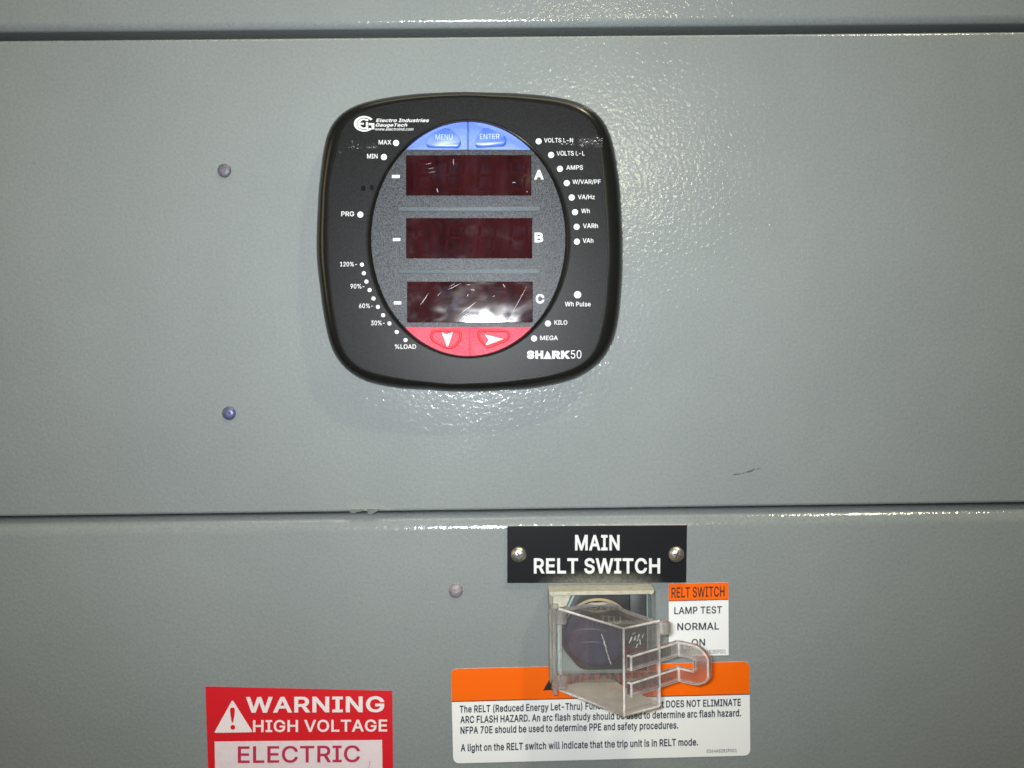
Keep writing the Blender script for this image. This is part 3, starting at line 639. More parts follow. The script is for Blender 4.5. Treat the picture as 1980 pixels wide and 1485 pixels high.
upper = panel("upper_door", Z_TOP_GAP_HI, Z_TOP_GAP_HI + 420 * S, 16, 6, 14, 6, label="upper door edge above the wide dark gap")
middle = panel("meter_cover", Z_LOW_GAP_HI, Z_TOP_GAP_LO, 6, 7, 6, 6, label="middle cover panel carrying the meter")
lower = panel("lower_door", Z_LOW_GAP_LO - 900 * S, Z_LOW_GAP_LO, 6, 34, 6, 30, label="lower door carrying the switch and stickers")
bm = bmesh.new()
slab(bm, [(XL, lower.location.z - 440 * S), (XR, lower.location.z - 440 * S), (XR, upper.location.z + 205 * S), (XL, upper.location.z + 205 * S)], 72 * S, 80 * S)
from_bm("body", bm, M_VOID, cab)

def rivet(px, py, r, parent, material, label):
    c = P(px, py, 0)
    bm = bmesh.new()
    prof = [(1.0, 0.0), (1.0, 0.10), (0.93, 0.22), (0.78, 0.33), (0.55, 0.42), (0.30, 0.46), (0.16, 0.44), (0.0, 0.43)]
    n = 28
    rings = []
    for rr, hh in prof[:-1]:
        rings.append([bm.verts.new(c + Vector((math.cos(2 * math.pi * i / n) * rr * r * S, -hh * r * S, math.sin(2 * math.pi * i / n) * rr * r * S))) for i in range(n)])
    for a, b in zip(rings, rings[1:]):
        for i in range(n):
            bm.faces.new((a[i], a[(i + 1) % n], b[(i + 1) % n], b[i]))
    tip = bm.verts.new(c + Vector((0, -prof[-1][1] * r * S, 0)))
    for i in range(n):
        bm.faces.new((rings[-1][i], rings[-1][(i + 1) % n], tip))
    return from_bm("rivet", bm, material, parent, smooth=50, label=label)

rivet(434, 330, 13.2, middle, M_RIVET, "dull purple grey rivet, upper left of the meter")
rivet(443, 799, 13.2, middle, M_RIVET_B, "bluish rivet, lower left of the meter")
rivet(881.5, 1142, 13.8, lower, M_RIVET_C, "purple grey rivet below the lower gap")

# black scuff and the scraped edge
bm = bmesh.new()
for (x, y, a, b, t) in [(1424, 917, 9, 1.4, -0.1), (1450, 911, 8, 2.0, -0.25), (1437, 915, 3, 0.9, -0.3), (1466, 906, 5, 0.8, -0.3), (1457, 908, 3, 1.2, -0.2)]:
    pts = []
    for i in range(14):
        an = 2 * math.pi * i / 14
        k = 1 + random.uniform(-0.3, 0.3)
        ex, ey = math.cos(an) * a * k, math.sin(an) * b * k
        pts.append((x + ex, y + ey + t * ex))
    flat(bm, pts, 0.25)
from_bm("scuff_mark", bm, M_SCUFF, middle)
bm = bmesh.new()
top_e = [(668, 972), (690, 969), (715, 970), (738, 973), (752, 979), (766, 984)]
pts = top_e + [(750, 985.0), (735, 984.5), (720, 987), (700, 985), (688, 987), (676, 986)]
flat(bm, [(x + random.uniform(-1, 1), y + 1 + random.uniform(-1, 1)) for x, y in pts], 0.3)
from_bm("paint_chip", bm, M_CHIP, middle)
bm = bmesh.new()
for pts in ([(676, 986), (704, 985.5), (702, 988.5), (690, 989.5), (684, 993), (676, 991)], [(709, 985.5), (735, 985.2), (727, 990), (718, 996), (711, 994)]):
    pxslab(bm, pts, 4, -2, 0.6)
from_bm("paint_flake", bm, M_FLAKE, middle)

# ================================================================== METER
DF = 56.0          # depth of the meter's front face
meter = thing("panel_meter", "black rounded square digital meter with oval keypad and three dark red displays", "panel meter", P(905, 462, 0))

OUT = [(615.8,400),(621,337.8),(626.7,289),(633,257),(643.6,237.6),(659.8,219.8),(685.7,205.3),(721,195.6),(777.8,186.7),(842,182),(905,180),(954.6,181.5),(1019,184),(1076,189.5),(1116,198),(1142,210),(1161.5,226),(1174.4,245.7),(1184,276),(1192,321.6),(1199,386),(1201,428.5),(1202,493),(1199.5,560),(1197.5,595),(1192,634),(1184,663),(1171,687.7),(1148.6,710),(1116,731),(1051.6,746),(971,753),(900,756),(826,752),(745.5,746),(710,739),(684,726.5),(660,705.5),(643.6,681),(635.6,654),(626.7,608.5),(620.5,560),(616,525.5),(613.2,461),(613.9,428.5)]
INN = [(636.6,412),(640,338),(653.3,289),(656.5,265),(664,241.5),(681,225),(700,215),(745.5,203.6),(810,194.7),(874.7,190.2),(954.6,192.3),(1019,198),(1084,206),(1113,212.5),(1135.6,228),(1148.6,249),(1156.7,273),(1164.7,337.8),(1169,394),(1172.8,428.5),(1173.4,461),(1170.5,541.6),(1164.5,606),(1158,641),(1151,673),(1140,691),(1119.5,705.5),(1084,717.6),(1003,731),(921,737.5),(826,735.4),(761.6,725.7),(705,714),(684,702),(666.5,682.8),(656.6,652),(649,608.5),(642,560),(639,533.5),(636.4,477)]
MC = (905.5, 462.0)
NA = 192

def polar(trace, passes):
    a = sorted((math.atan2(y - MC[1], x - MC[0]) % (2 * math.pi), math.hypot(x - MC[0], y - MC[1])) for x, y in trace)
    a = [(a[-1][0] - 2 * math.pi, a[-1][1])] + a + [(a[0][0] + 2 * math.pi, a[0][1])]
    rs = []
    k = 0
    for i in range(NA):
        t = 2 * math.pi * i / NA
        while a[k + 1][0] < t:
            k += 1
        while k > 0 and a[k][0] > t:
            k -= 1
        f = (t - a[k][0]) / (a[k + 1][0] - a[k][0])
        rs.append(a[k][1] * (1 - f) + a[k + 1][1] * f)
    for _ in range(passes):
        rs = [0.25 * rs[i - 1] + 0.5 * rs[i] + 0.25 * rs[(i + 1) % NA] for i in range(NA)]
    return rs

R_OUT = polar(OUT, 5)
R_INN = polar(INN, 5)
def r_ell(rx, ry):
    return [1 / math.sqrt((math.cos(2 * math.pi * i / NA) / rx) ** 2 + (math.sin(2 * math.pi * i / NA) / ry) ** 2) for i in range(NA)]
def ring_px(rs):
    return [(MC[0] + rs[i] * math.cos(2 * math.pi * i / NA), MC[1] + rs[i] * math.sin(2 * math.pi * i / NA)) for i in range(NA)]
def mixr(a, b, t, add=0.0):
    return [x * (1 - t) + y * t + add for x, y in zip(a, b)]

D_MAX = 26.0
out_w = [P(x, y, D_MAX) for x, y in ring_px(R_OUT)]
inn_w = [P(x, y, DF) for x, y in ring_px(R_INN)]
cen_w = P(MC[0], MC[1], DF)
def wring(bm, t, d, inset=0.0):
    """ring between the widest outline (t = 0) and the edge of the face plate (t = 1)"""
    out = []
    for a, b in zip(out_w, inn_w):
        q = a.lerp(b, t)
        v = (Vector((q.x, 0, q.z)) - Vector((cen_w.x, 0, cen_w.z)))
        ln = v.length
        v *= (ln - inset * S) / ln
        out.append(bm.verts.new((cen_w.x + v.x, -d * S, cen_w.z + v.z)))
    return out
def pring(bm, rs, d):
    return [bm.verts.new(P(x, y, d)) for x, y in ring_px(rs)]
def bridge(bm, a, b, mi=0):
    n = len(a)
    for i in range(n):
        f = bm.faces.new((a[i], a[(i + 1) % n], b[(i + 1) % n], b[i]))
        f.material_index = mi

# gasket against the panel
bm = bmesh.new()
r0 = wring(bm, 0, 0.0, 9)
r1 = wring(bm, 0, 6.0, 7)
r2 = wring(bm, 0, 8.0, 10)
bridge(bm, r0, r1)
bridge(bm, r1, r2)
from_bm("gasket", bm, M_BLACK, meter, smooth=30)

bm = bmesh.new()
rings = [wring(bm, 0, 8.0, 3.5), wring(bm, 0, 12, 1.0), wring(bm, 0, 19, 0.2), wring(bm, 0, D_MAX, 0)]
for a in (15, 30, 45, 60, 75, 87):
    an = math.radians(a)
    rings.append(wring(bm, (1 - math.cos(an)) * 0.93, D_MAX + (DF + 0.6 - D_MAX) * math.sin(an)))
rings.append(wring(bm, 0.985, DF + 0.62))
rings.append(wring(bm, 0.993, DF - 0.9))
for a, b in zip(rings, rings[1:]):
    bridge(bm, a, b)
rim = from_bm("bezel_rim", bm, M_BLACK_RIM, meter, smooth=32)

# face plate with the oval opening; a saw cut has scraped it at one height
def face_material():
    mm, nt, b = mat("black_face_plate")
    pos = position(nt)
    n = noise(nt, pos, 3800.0, 1.5, 0.6)
    r = ramp(nt, n.outputs['Fac'], [(0.38, (0.006, 0.006, 0.006)), (0.64, (0.020, 0.020, 0.021))])
    nt.links.new(r.outputs[0], b.inputs['Base Color'])
    b.inputs['Roughness'].default_value = 0.36
    b.inputs['Specular IOR Level'].default_value = 0.08
    bp = node(nt, 'ShaderNodeBump')
    bp.inputs['Strength'].default_value = 0.05
    bp.inputs['Distance'].default_value = 0.0002
    nt.links.new(n.outputs['Fac'], bp.inputs['Height'])
    nt.links.new(bp.outputs[0], b.inputs['Normal'])
    return mm
M_FACE = face_material()
bm = bmesh.new()
e_out = r_ell(198.5, 231.5)
a = wring(bm, 0.993, DF - 0.9)
b = wring(bm, 1.0, DF)
c = pring(bm, e_out, DF)
d_ = pring(bm, mixr(e_out, r_ell(195, 229.5), 1), DF - 1.0)
bridge(bm, a, b)
bridge(bm, b, c)
bridge(bm, c, d_)
from_bm("face_plate", bm, M_FACE, meter)
bm = bmesh.new()
DM = DF - 10.0     # the keypad film sits in a shallow well
a = pring(bm, r_ell(195, 229.5), DF - 1.0)
b = pring(bm, r_ell(193.0, 228.4), DF - 0.2)
c = pring(bm, r_ell(191.0, 227.6), DF - 1.5)
d_ = pring(bm, r_ell(187.0, 226.0), DM - 1)
for p, q in ((a, b), (b, c), (c, d_)):
    bridge(bm, p, q)
from_bm("oval_rim", bm, M_BLACK_RIM, meter, smooth=50)

# keypad film
EX, EY = 187.2, 226.2
bm = bmesh.new()
flat(bm, [(MC[0] + (EX + 1) * math.cos(2 * math.pi * i / 128), MC[1] + (EY + 1) * math.sin(2 * math.pi * i / 128)) for i in range(128)], DM)
keypad = from_bm("keypad", bm, M_MEMB, meter)

def segment(y_cut, xa, xb, top):
    """outline of the part of the oval above or below y_cut between xa and xb"""
    ex, ey = EX - 0.5, EY - 0.5
    pts = []
    n = 40
    def yo(x):
        return MC[1] + (-1 if top else 1) * ey * math.sqrt(max(0, 1 - ((x - MC[0]) / ex) ** 2))
    hw = ex * math.sqrt(1 - ((y_cut - MC[1]) / ey) ** 2)
    xa = max(xa, MC[0] - hw)
    xb = min(xb, MC[0] + hw)
    for i in range(n + 1):
        x = xa + (xb - xa) * i / n
        y = yo(x)
        if top:
            y = min(y, y_cut)
        else:
            y = max(y, y_cut)
        pts.append((x, y))
    if pts[-1][1] != y_cut:
        pts.append((xb, y_cut))
    if pts[0][1] != y_cut:
        pts.append((xa, y_cut))
    out = []
    for p in pts:
        if not out or math.hypot(p[0] - out[-1][0], p[1] - out[-1][1]) > 0.05:
            out.append(p)
    if math.hypot(out[0][0] - out[-1][0], out[0][1] - out[-1][1]) < 0.05:
        out.pop()
    return out

def key(name, y_cut, xa, xb, top, material, label):
    bm = bmesh.new()
    pxslab(bm, segment(y_cut, xa, xb, top), DM + 2.0, DM + 0.3, 0.8)
    return from_bm(name, bm, material, meter, smooth=30, label=label)

kb = key("menu_key", 289.5, 0, 904.2, True, M_BLUE, "blue key marked MENU")
ke = key("enter_key", 289.5, 905.6, 2000, True, M_BLUE, "blue key marked ENTER")
bm = bmesh.new()
pxslab(bm, round_poly([(825, 285), (824, 273), (830, 261), (864, 245), (888, 263), (892, 279), (886, 286.5)], 9), DM + 7.5, DM + 2.0, 5.0, 4)
from_bm("key_dome", bm, M_BLUE_DOME, kb, smooth=80)
bm = bmesh.new()
pxslab(bm, round_poly([(921, 285.5), (917, 274), (926, 256), (937, 245), (967, 257), (981, 266), (978, 282)], 9), DM + 7.5, DM + 2.0, 5.0, 4)
from_bm("key_dome", bm, M_BLUE_DOME, ke, smooth=80)
bm = bmesh.new()
put_text(bm, "MENU", 842.4, 874.7, 260, 269.9, DM + 7.8, -0.006)
from_bm("lettering", bm, M_KEYTEXT, kb)
bm = bmesh.new()
put_text(bm, "ENTER", 928, 965.6, 259, 268.8, DM + 7.8, -0.006)
from_bm("lettering", bm, M_KEYTEXT, ke)

kd = key("down_key", 632.5, 0, 908.0, False, M_RED, "red key with a white arrow pointing down")
kr = key("right_key", 632.5, 908.6, 2000, False, M_RED, "red key with a white arrow pointing right")
def outline_band(bm, pts, wdt, d, ridge):
    ctr = Vector((sum(p[0] for p in pts) / len(pts), sum(p[1] for p in pts) / len(pts)))
    n = len(pts)
    rows = []
    for off, dd in ((0.0, d), (0.3, d + ridge), (0.7, d + ridge), (1.0, d)):
        row = []
        for i in range(n):
            p = Vector(pts[i])
            tg = (Vector(pts[(i + 1) % n]) - Vector(pts[i - 1])).normalized()
            nr = Vector((-tg.y, tg.x))
            if nr.dot(ctr - p) < 0:
                nr = -nr
            q = p + nr * wdt * off
            row.append(bm.verts.new(P(q.x, q.y, dd)))
        rows.append(row)
    for a, b in zip(rows, rows[1:]):
        bridge(bm, a, b)
bm = bmesh.new()
outline_band(bm, round_poly([(892, 637.5), (836, 637.5), (830, 649), (836, 661), (862, 674.5), (879, 674.5), (893.5, 656)], 8), 5.0, DM + 2.1, 1.4)
from_bm("key_outline", bm, M_RED_LINE, kd, smooth=80)
bm = bmesh.new()
outline_band(bm, round_poly([(924, 637.5), (981, 637), (988, 648), (983, 659), (955, 670), (943, 675), (928, 662), (922, 648)], 8), 5.0, DM + 2.1, 1.4)
from_bm("key_outline", bm, M_RED_LINE, kr, smooth=80)
bm = bmesh.new()
flat(bm, [(854.0, 642.5), (864, 646.8), (875.6, 642), (865.4, 672.5)], DM + 2.5)
from_bm("arrow", bm, M_WHITE, kd)
bm = bmesh.new()
flat(bm, [(937.6, 646.8), (973, 655.7), (938, 668.2), (945, 657)], DM + 2.5)
from_bm("arrow", bm, M_WHITE, kr)

# displays
SEG = {'a': [(0.12, 0), (0.88, 0), (0.74, 0.09), (0.26, 0.09)], 'd': [(0.12, 1), (0.88, 1), (0.74, 0.91), (0.26, 0.91)],
       'g': [(0.2, 0.455), (0.8, 0.455), (0.8, 0.545), (0.2, 0.545)],
       'f': [(0, 0.05), (0.16, 0.12), (0.16, 0.42), (0, 0.48)], 'e': [(0, 0.52), (0.16, 0.58), (0.16, 0.88), (0, 0.95)],
       'b': [(1, 0.05), (0.84, 0.12), (0.84, 0.42), (1, 0.48)], 'c': [(1, 0.52), (0.84, 0.58), (0.84, 0.88), (1, 0.95)]}
def display(x0, x1, y0, y1, label, lean=0.0):
    bm = bmesh.new()
    pxslab(bm, [(x0, y0), (x1, y0), (x1, y1), (x0, y1)], DM + 2.2, DM + 0.2, 0.9)
    zc = P((x0 + x1) / 2, (y0 + y1) / 2, DM).z
    for v in bm.verts:                      # the filter sits slightly askew, its lower edge forward
        if v.co.y < -(DM + 0.5) * S:
            v.co.y -= lean * (zc - v.co.z)
    o = from_bm("display_window", bm, M_WINDOW_C if lean else M_WINDOW, meter, label=label)
    if lean:
        return o
    bm = bmesh.new()
    wd = (x1 - x0) / 4
    for k in range(4):
        ax = x0 + wd * k + wd * 0.22
        for seg in SEG.values():
            pts = []
            for u, v in seg:
                yy = y0 + 10 + v * (y1 - y0 - 20)
                pts.append((ax + u * wd * 0.58 + (1 - v) * 6, yy))
            fc = flat(bm, pts, DM + 2.35)
            for v in fc.verts:
                v.co.y -= lean * (zc - v.co.z)
    from_bm("digit_segments", bm, M_SEG, o)
    return o
wa = display(785, 1027.5, 299.5, 378, "top display window in front of letter A")
wb = display(785, 1029, 421.5, 499.5, "middle display window in front of letter B")
wc = display(787, 1030, 544.5, 623.5, "bottom display window with bright glare and scratches", 0.010)

# scratches on the bottom and top windows
def scratches(parent, lst, d=DM + 2.55):
    for (x0, y0, x1, y1, t) in lst:
        bm = bmesh.new()
        v = Vector((x1 - x0, y1 - y0))
        n = Vector((-v.y, v.x)).normalized() * t * 0.32
        k = 6
        L, R = [], []
        for i in range(k + 1):
            f = i / k
            wv = math.sin(f * math.pi) * 0.9 + 0.1
            j = random.uniform(-0.35, 0.35)
            c = Vector((x0, y0)) + v * f + n.normalized() * j
            L.append(c + n * wv)
            R.append(c - n * wv)
        for i in range(k):
            flat(bm, [tuple(L[i]), tuple(L[i + 1]), tuple(R[i + 1]), tuple(R[i])], d)
        if parent is wc:
            for v in bm.verts:
                v.co.y -= 0.010 * (P(908, 584, DM).z - v.co.z)
        from_bm("scratch", bm, M_SCRATCH, parent)
scratches(wc, [(1020, 551, 985, 616, 1.0), (813, 590, 829, 567, 1.7), (866, 560, 891, 548, 1.3), (868, 554, 880, 548, 1.0), (845, 573, 853, 565, 0.9), (972, 549, 977, 556, 1.6), (910, 560, 918, 561, 1.8), (903, 573, 906, 569, 1.5), (890, 607, 922, 583, 1.8), (893, 614, 908, 604, 1.2), (953, 573, 957, 572, 1.2), (900, 551, 910, 550, 1.0)])
scratches(wa, [(876, 307, 877, 320, 1.6), (845, 364, 846.5, 372, 2.2), (822, 318, 835, 315, 0.9), (826, 327, 840, 324, 0.7), (828, 334, 843, 331, 0.7), (990, 353, 998, 353, 2.0), (1018, 371, 1020, 370, 2.0)])

# raised ridges between the displays
for (y, n_) in ((404, 1), (525, 2)):
    bm = bmesh.new()
    pxslab(bm, round_poly([(770, y - 3.5), (1042, y - 4.5), (1046, y - 1), (1042, y + 3.0), (770, y + 4)], 3), DM + 2.0, DM + 0.2, 1.8, 3)
    from_bm("ridge", bm, M_RIDGE, keypad, smooth=80)

# marks on the keypad
for x0, x1, y0, y1 in ((757.9, 773, 338.3, 344.2), (759.7, 773.9, 460.4, 466), (761.6, 775.8, 582.8, 588.5)):
    bm = bmesh.new()
    flat(bm, [(x0, y0), (x1, y0), (x1, y1), (x0, y1)], DM + 0.5)
    from_bm("minus_mark", bm, M_WHITE, keypad)
for ch, x0, x1, y0, y1 in (("A", 1033, 1051.3, 328.4, 347), ("B", 1033.8, 1050.2, 449.8, 468.6), ("C", 1036, 1052.3, 568.8, 586.6)):
    bm = bmesh.new()
    put_text(bm, ch, x0, x1, y0, y1, DM + 0.5, 0.045)
    from_bm("row_letter", bm, M_WHITE, keypad)

# printing on the face plate
T = DF + 0.35
for s, x0, x1, t, b in (
    ("MAX", 732.2, 756.4, 270.7, 279.3), ("MIN", 709.9, 730, 297.7, 306.3), ("PRG", 660, 684.5, 409, 418),
    ("120%-", 657.7, 690, 506.5, 515), ("90%-", 677.6, 704.7, 549.2, 557.8), ("60%-", 694.2, 721.2, 587, 595.6), ("30%-", 717.5, 743.5, 620, 628.7),
    ("%LOAD", 763.6, 804.4, 666, 674.4), ("VOLTS L-N", 1052, 1108, 267, 275.2), ("VOLTS L-L", 1076.3, 1130.3, 292.2, 300.6),
    ("AMPS", 1095, 1127, 319.7, 328), ("W/VAR/PF", 1107, 1161.5, 347.2, 355.5), ("VA/Hz", 1117.5, 1150, 376.6, 385), ("Wh", 1123.9, 1140.5, 403.5, 412),
    ("VARh", 1127.3, 1156.2, 432.2, 441), ("VAh", 1126.8, 1147.3, 460.8, 469.4), ("Wh Pulse", 1092.5, 1142, 583.5, 592.2),
    ("KILO", 1072, 1096.9, 619.3, 627.6), ("MEGA", 1044.7, 1078.6, 649.2, 657.5)):
    bm = bmesh.new()
    put_text(bm, s, x0, x1, t, b, T, 0.007)
    from_bm("lettering", bm, M_WHITE, meter)
bm = bmesh.new()
put_text(bm, "Electro Industries", 726.9, 829.5, 229.5, 236, T, 0.022, 0.25)
put_text(bm, "GaugeTech", 726.5, 787.5, 238.6, 244.8, T, 0.022, 0.25)
put_text(bm, "www.electroind.com", 725.7, 799.3, 246.8, 252.4, T, 0.006, 0.2)
# round monogram
def z1(x, y):
    return (600 + x / 6.1875, 160 + y / 6.1875)
def arc_band(cx, cy, rx0, ry0, rx1, ry1, a0, a1, n=30):
    A = ell(cx, cy, rx0, ry0, n, a0, a1, False)
    B = ell(cx, cy, rx1, ry1, n, a0, a1, False)
    for i in range(n):
        flat(bm, [z1(*A[i]), z1(*A[i + 1]), z1(*B[i + 1]), z1(*B[i])], T)
def rect_z(x0, y0, x1, y1):
    flat(bm, [z1(x0, y0), z1(x1, y0), z1(x1, y1), z1(x0, y1)], T)
arc_band(645, 491, 123, 93, 88, 74, 42, 325)
arc_band(640, 491, 76, 64, 44, 46, 55, 305)
rect_z(600, 480, 640, 500)
rect_z(666, 472, 692, 552)
rect_z(666, 434, 692, 458)
rect_z(700, 484, 766, 508)
rect_z(734, 508, 766, 556)
from_bm("maker_lettering", bm, M_WHITE, meter)
bm = bmesh.new()
put_text(bm, "SH", 1018.8, 1050.3, 678.2, 693.6, T, 0.07)
flat(bm, [(1050.8, 693.9), (1054, 688), (1058.2, 678.5), (1062, 684), (1066.8, 693.9)], T)
put_text(bm, "RK", 1067.6, 1102.3, 678.2, 693.6, T, 0.07)
put_text(bm, "50", 1103.9, 1124.2, 677.4, 693.0, T, -0.004)
from_bm("model_lettering", bm, M_WHITE, meter)

# indicator windows
def led(px, py, r, parent=meter):
    bm = bmesh.new()
    pxslab(bm, ell(px, py, r, r, 28), DF + 0.9, DF + 0.1, 0.5)
    return from_bm("indicator_light", bm, M_LED, parent, smooth=60)
for x, y in ((765.7, 276.4), (742.2, 303.5), (696.5, 415), (1041.6, 273.1), (1065.7, 299.5), (1082.8, 326.5), (1096, 354), (1105.6, 381.9), (1111.9, 410.2), (1115, 438.5), (1115.5, 467.3), (1059.5, 625.5), (1032.7, 654.5)):
    led(x, y, 5.8)
led(1116.9, 569.9, 7.0)
for x, y in ((699.7, 511.7), (703.4, 528.4), (708.4, 544.5), (714.6, 560.8), (722, 577.2), (730.6, 593.5), (740.8, 609.7), (752.9, 625.5), (767, 641.8), (784, 657.6)):
    led(x, y, 3.9)

# gouge scraped across the bezel: ragged slivers of torn plastic
def shards(cx0, cx1, cy, spread, n, size, d):
    bm = bmesh.new()
    for _ in range(n):
        x = random.uniform(cx0, cx1)
        y = cy + random.gauss(0, spread)
        s = size * random.uniform(0.4, 1.3)
        base = P(x, y, d)
        nrm = Vector((random.gauss(0, 0.20), -1, random.gauss(0.02, 0.20))).normalized()
        t1 = nrm.cross(Vector((random.random() - .5, 0, 1))).normalized()
        t2 = nrm.cross(t1)
        k = random.randint(3, 5)
        vsx = []
        for i in range(k):
            an = 2 * math.pi * i / k + random.uniform(-0.4, 0.4)
            rr = s * S * random.uniform(0.5, 1.2)
            vsx.append(bm.verts.new(base + t1 * math.cos(an) * rr * 1.5 + t2 * math.sin(an) * rr * 0.8 - nrm * 0.0 + Vector((0, -0.8 * S, 0))))
        bm.faces.new(vsx)
    return bm
M_SHARD = simple("torn_black_plastic", (0.035, 0.035, 0.034), 0.26, spec=0.7, bump=0.5, bscale=2000, vary=0.9, vscale=2500)
def gouge(areas):
    bm = bmesh.new()
    me_t = bpy.data.meshes.new("t")
    for a in areas:
        b2 = shards(*a, DF)
        b2.to_mesh(me_t)
        b2.free()
        bm.from_mesh(me_t)
    bpy.data.meshes.remove(me_t)
    from_bm("gouge", bm, M_SHARD, meter, label="ragged scrape in the black plastic")
gouge([(1118, 1165, 275, 4.8, 170, 2.0), (1082, 1118, 278, 2, 26, 1.0)])
gouge([(672, 694, 282, 4, 30, 1.1), (708, 728, 284, 3, 50, 1.4), (656, 664, 292, 3, 6, 1.0), (692, 745, 286, 3, 12, 0.8)])
for (x, y, r) in ((702.5, 364, 4.8), (719, 362.5, 4.4)):
    bm = bmesh.new()
    flat(bm, ell(x, y, r, r * 1.25, 16), DF + 0.3)
    from_bm("grease_spot", bm, M_GREASE, meter)

# ================================================================== NAMEPLATE
plate = thing("nameplate", "black engraved plate reading MAIN RELT SWITCH held by two screws", "nameplate", P(1154, 1072, 0))
PD = 8.0
bm = bmesh.new()
pxslab(bm, [(980.8, 1017.6), (1328.7, 1015.3), (1326.9, 1126.6), (980.8, 1127.6)], PD, 0.0, 1.2, 1, 0, 1)
def plate_material():
    mm, nt, b = mat("dusty_black_laminate")
    pos = position(nt)
    sep = node(nt, 'ShaderNodeSeparateXYZ')
    nt.links.new(pos, sep.inputs[0])
    zb = P(1154, 1127, PD).z
    # dust that has settled near the lower edge, thickest above the switch
    mr = node(nt, 'ShaderNodeMapRange')
    mr.inputs['From Min'].default_value = zb + 0.0060
    mr.inputs['From Max'].default_value = zb
    nt.links.new(sep.outputs['Z'], mr.inputs['Value'])
    mx_ = node(nt, 'ShaderNodeMapRange')
    xc = P(1160, 1127, PD).x
    ab = node(nt, 'ShaderNodeMath', operation='SUBTRACT')
    ab.inputs[1].default_value = xc
    nt.links.new(sep.outputs['X'], ab.inputs[0])
    ab2 = node(nt, 'ShaderNodeMath', operation='ABSOLUTE')
    nt.links.new(ab.outputs[0], ab2.inputs[0])
    mx_.inputs['From Min'].default_value = 0.030
    mx_.inputs['From Max'].default_value = 0.008
    nt.links.new(ab2.outputs[0], mx_.inputs['Value'])
    n = noise(nt, pos, 900.0, 4.0, 0.7)
    mu = node(nt, 'ShaderNodeMath', operation='MULTIPLY')
    nt.links.new(mr.outputs[0], mu.inputs[0])
    nt.links.new(mx_.outputs[0], mu.inputs[1])
    mu2 = node(nt, 'ShaderNodeMath', operation='MULTIPLY')
    nt.links.new(mu.outputs[0], mu2.inputs[0])
    nt.links.new(n.outputs['Fac'], mu2.inputs[1])
    r = ramp(nt, mu2.outputs[0], [(0.05, (0.013, 0.013, 0.015)), (0.65, (0.20, 0.20, 0.16))])
    nt.links.new(r.outputs[0], b.inputs['Base Color'])
    b.inputs['Roughness'].default_value = 0.28
    b.inputs['Specular IOR Level'].default_value = 0.2
    return mm
M_PLATE2 = plate_material()
from_bm("plate", bm, [M_PLATE2, M_PLATE_CORE], plate, label="black plate with white core showing at its edge")
bm = bmesh.new()
put_text(bm, "MAIN", 1112, 1198, 1034.3, 1064.2, PD + 0.4, 0.030)
put_text(bm, "RELT SWITCH", 1032.3, 1276.5, 1079.4, 1109, PD + 0.4, 0.030)
from_bm("lettering", bm, M_WHITE, plate)

def screw(px, py, r, rot, parent, d0):
    c = P(px, py, d0)
    bm = bmesh.new()
    n = 28
    rings = []
    for rr, hh in [(1.0, 0.0), (1.0, 0.10), (0.96, 0.2), (0.85, 0.34), (0.66, 0.47), (0.45, 0.54), (0.2, 0.57)]:
        rings.append([bm.verts.new(c + Vector((math.cos(2 * math.pi * i / n) * rr * r * S, -hh * r * S, math.sin(2 * math.pi * i / n) * rr * r * S))) for i in range(n)])
    for a, b in zip(rings, rings[1:]):
        bridge(bm, a, b)
    bm.faces.new(rings[-1])
    o = from_bm("screw", bm, M_SCREW, parent, smooth=50)
    bm = bmesh.new()
    for k in range(2):
        a = rot + k * math.pi / 2
        ux, uz = math.cos(a), math.sin(a)
        pts = []
        for su, sv in ((-0.5, -0.11), (0.5, -0.11), (0.5, 0.11), (-0.5, 0.11)):
            pts.append(c + Vector(((ux * su - uz * sv) * r * S, -(0.575 + 0.01 * k) * r * S, (uz * su + ux * sv) * r * S)))
        bm.faces.new([bm.verts.new(p) for p in pts])
    from_bm("cross_recess", bm, M_SLOT, o)
screw(1003, 1072.3, 15.4, 0.35, plate, PD)
screw(1307.5, 1071.7, 15.4, 1.2, plate, PD)

# ================================================================== STICKERS
LD = 1.0
def sticker(name, label, cat, pts, cx, cy):
    return thing(name, label, cat, P(cx, cy, 0))

# small positions label
pos_l = sticker("position_label", "small orange and white label listing LAMP TEST, NORMAL and ON right of the switch", "label", None, 1350, 1198)
bm = bmesh.new()
pxslab(bm, [(1293, 1129), (1408.5, 1126), (1409, 1266.8), (1293.6, 1269.5)], LD, 0.0)
from_bm("backing", bm, M_LABEL_WHITE, pos_l)
bm = bmesh.new()
flat(bm, [(1293, 1129), (1408.5, 1126), (1408.5, 1158.5), (1293.1, 1161.5)], LD + 0.25)
from_bm("header_band", bm, M_ORANGE, pos_l)
bm = bmesh.new()
flat(bm, [(1293.1, 1161.5), (1408.5, 1158.5), (1408.5, 1159.9), (1293.1, 1162.9)], LD + 0.3)
put_text(bm, "RELT SWITCH", 1298.4, 1401, 1136, 1156, LD + 0.5, 0.018, slope=-0.026)
from_bm("header_lettering", bm, M_INK_BROWN, pos_l)
bm = bmesh.new()
put_text(bm, "LAMP TEST", 1303.8, 1396, 1174, 1187.8, LD + 0.5, 0.022, slope=-0.022)
put_text(bm, "NORMAL", 1309.6, 1390.4, 1205, 1219, LD + 0.5, 0.022, slope=-0.02)
put_text(bm, "ON", 1337.4, 1363.4, 1235.6, 1249.2, LD + 0.5, 0.022, slope=-0.02)
put_text(bm, "0364A8280P001", 1350, 1403.3, 1257, 1264.3, LD + 0.5, 0.0, slope=-0.02)
from_bm("lettering", bm, M_INK, pos_l)

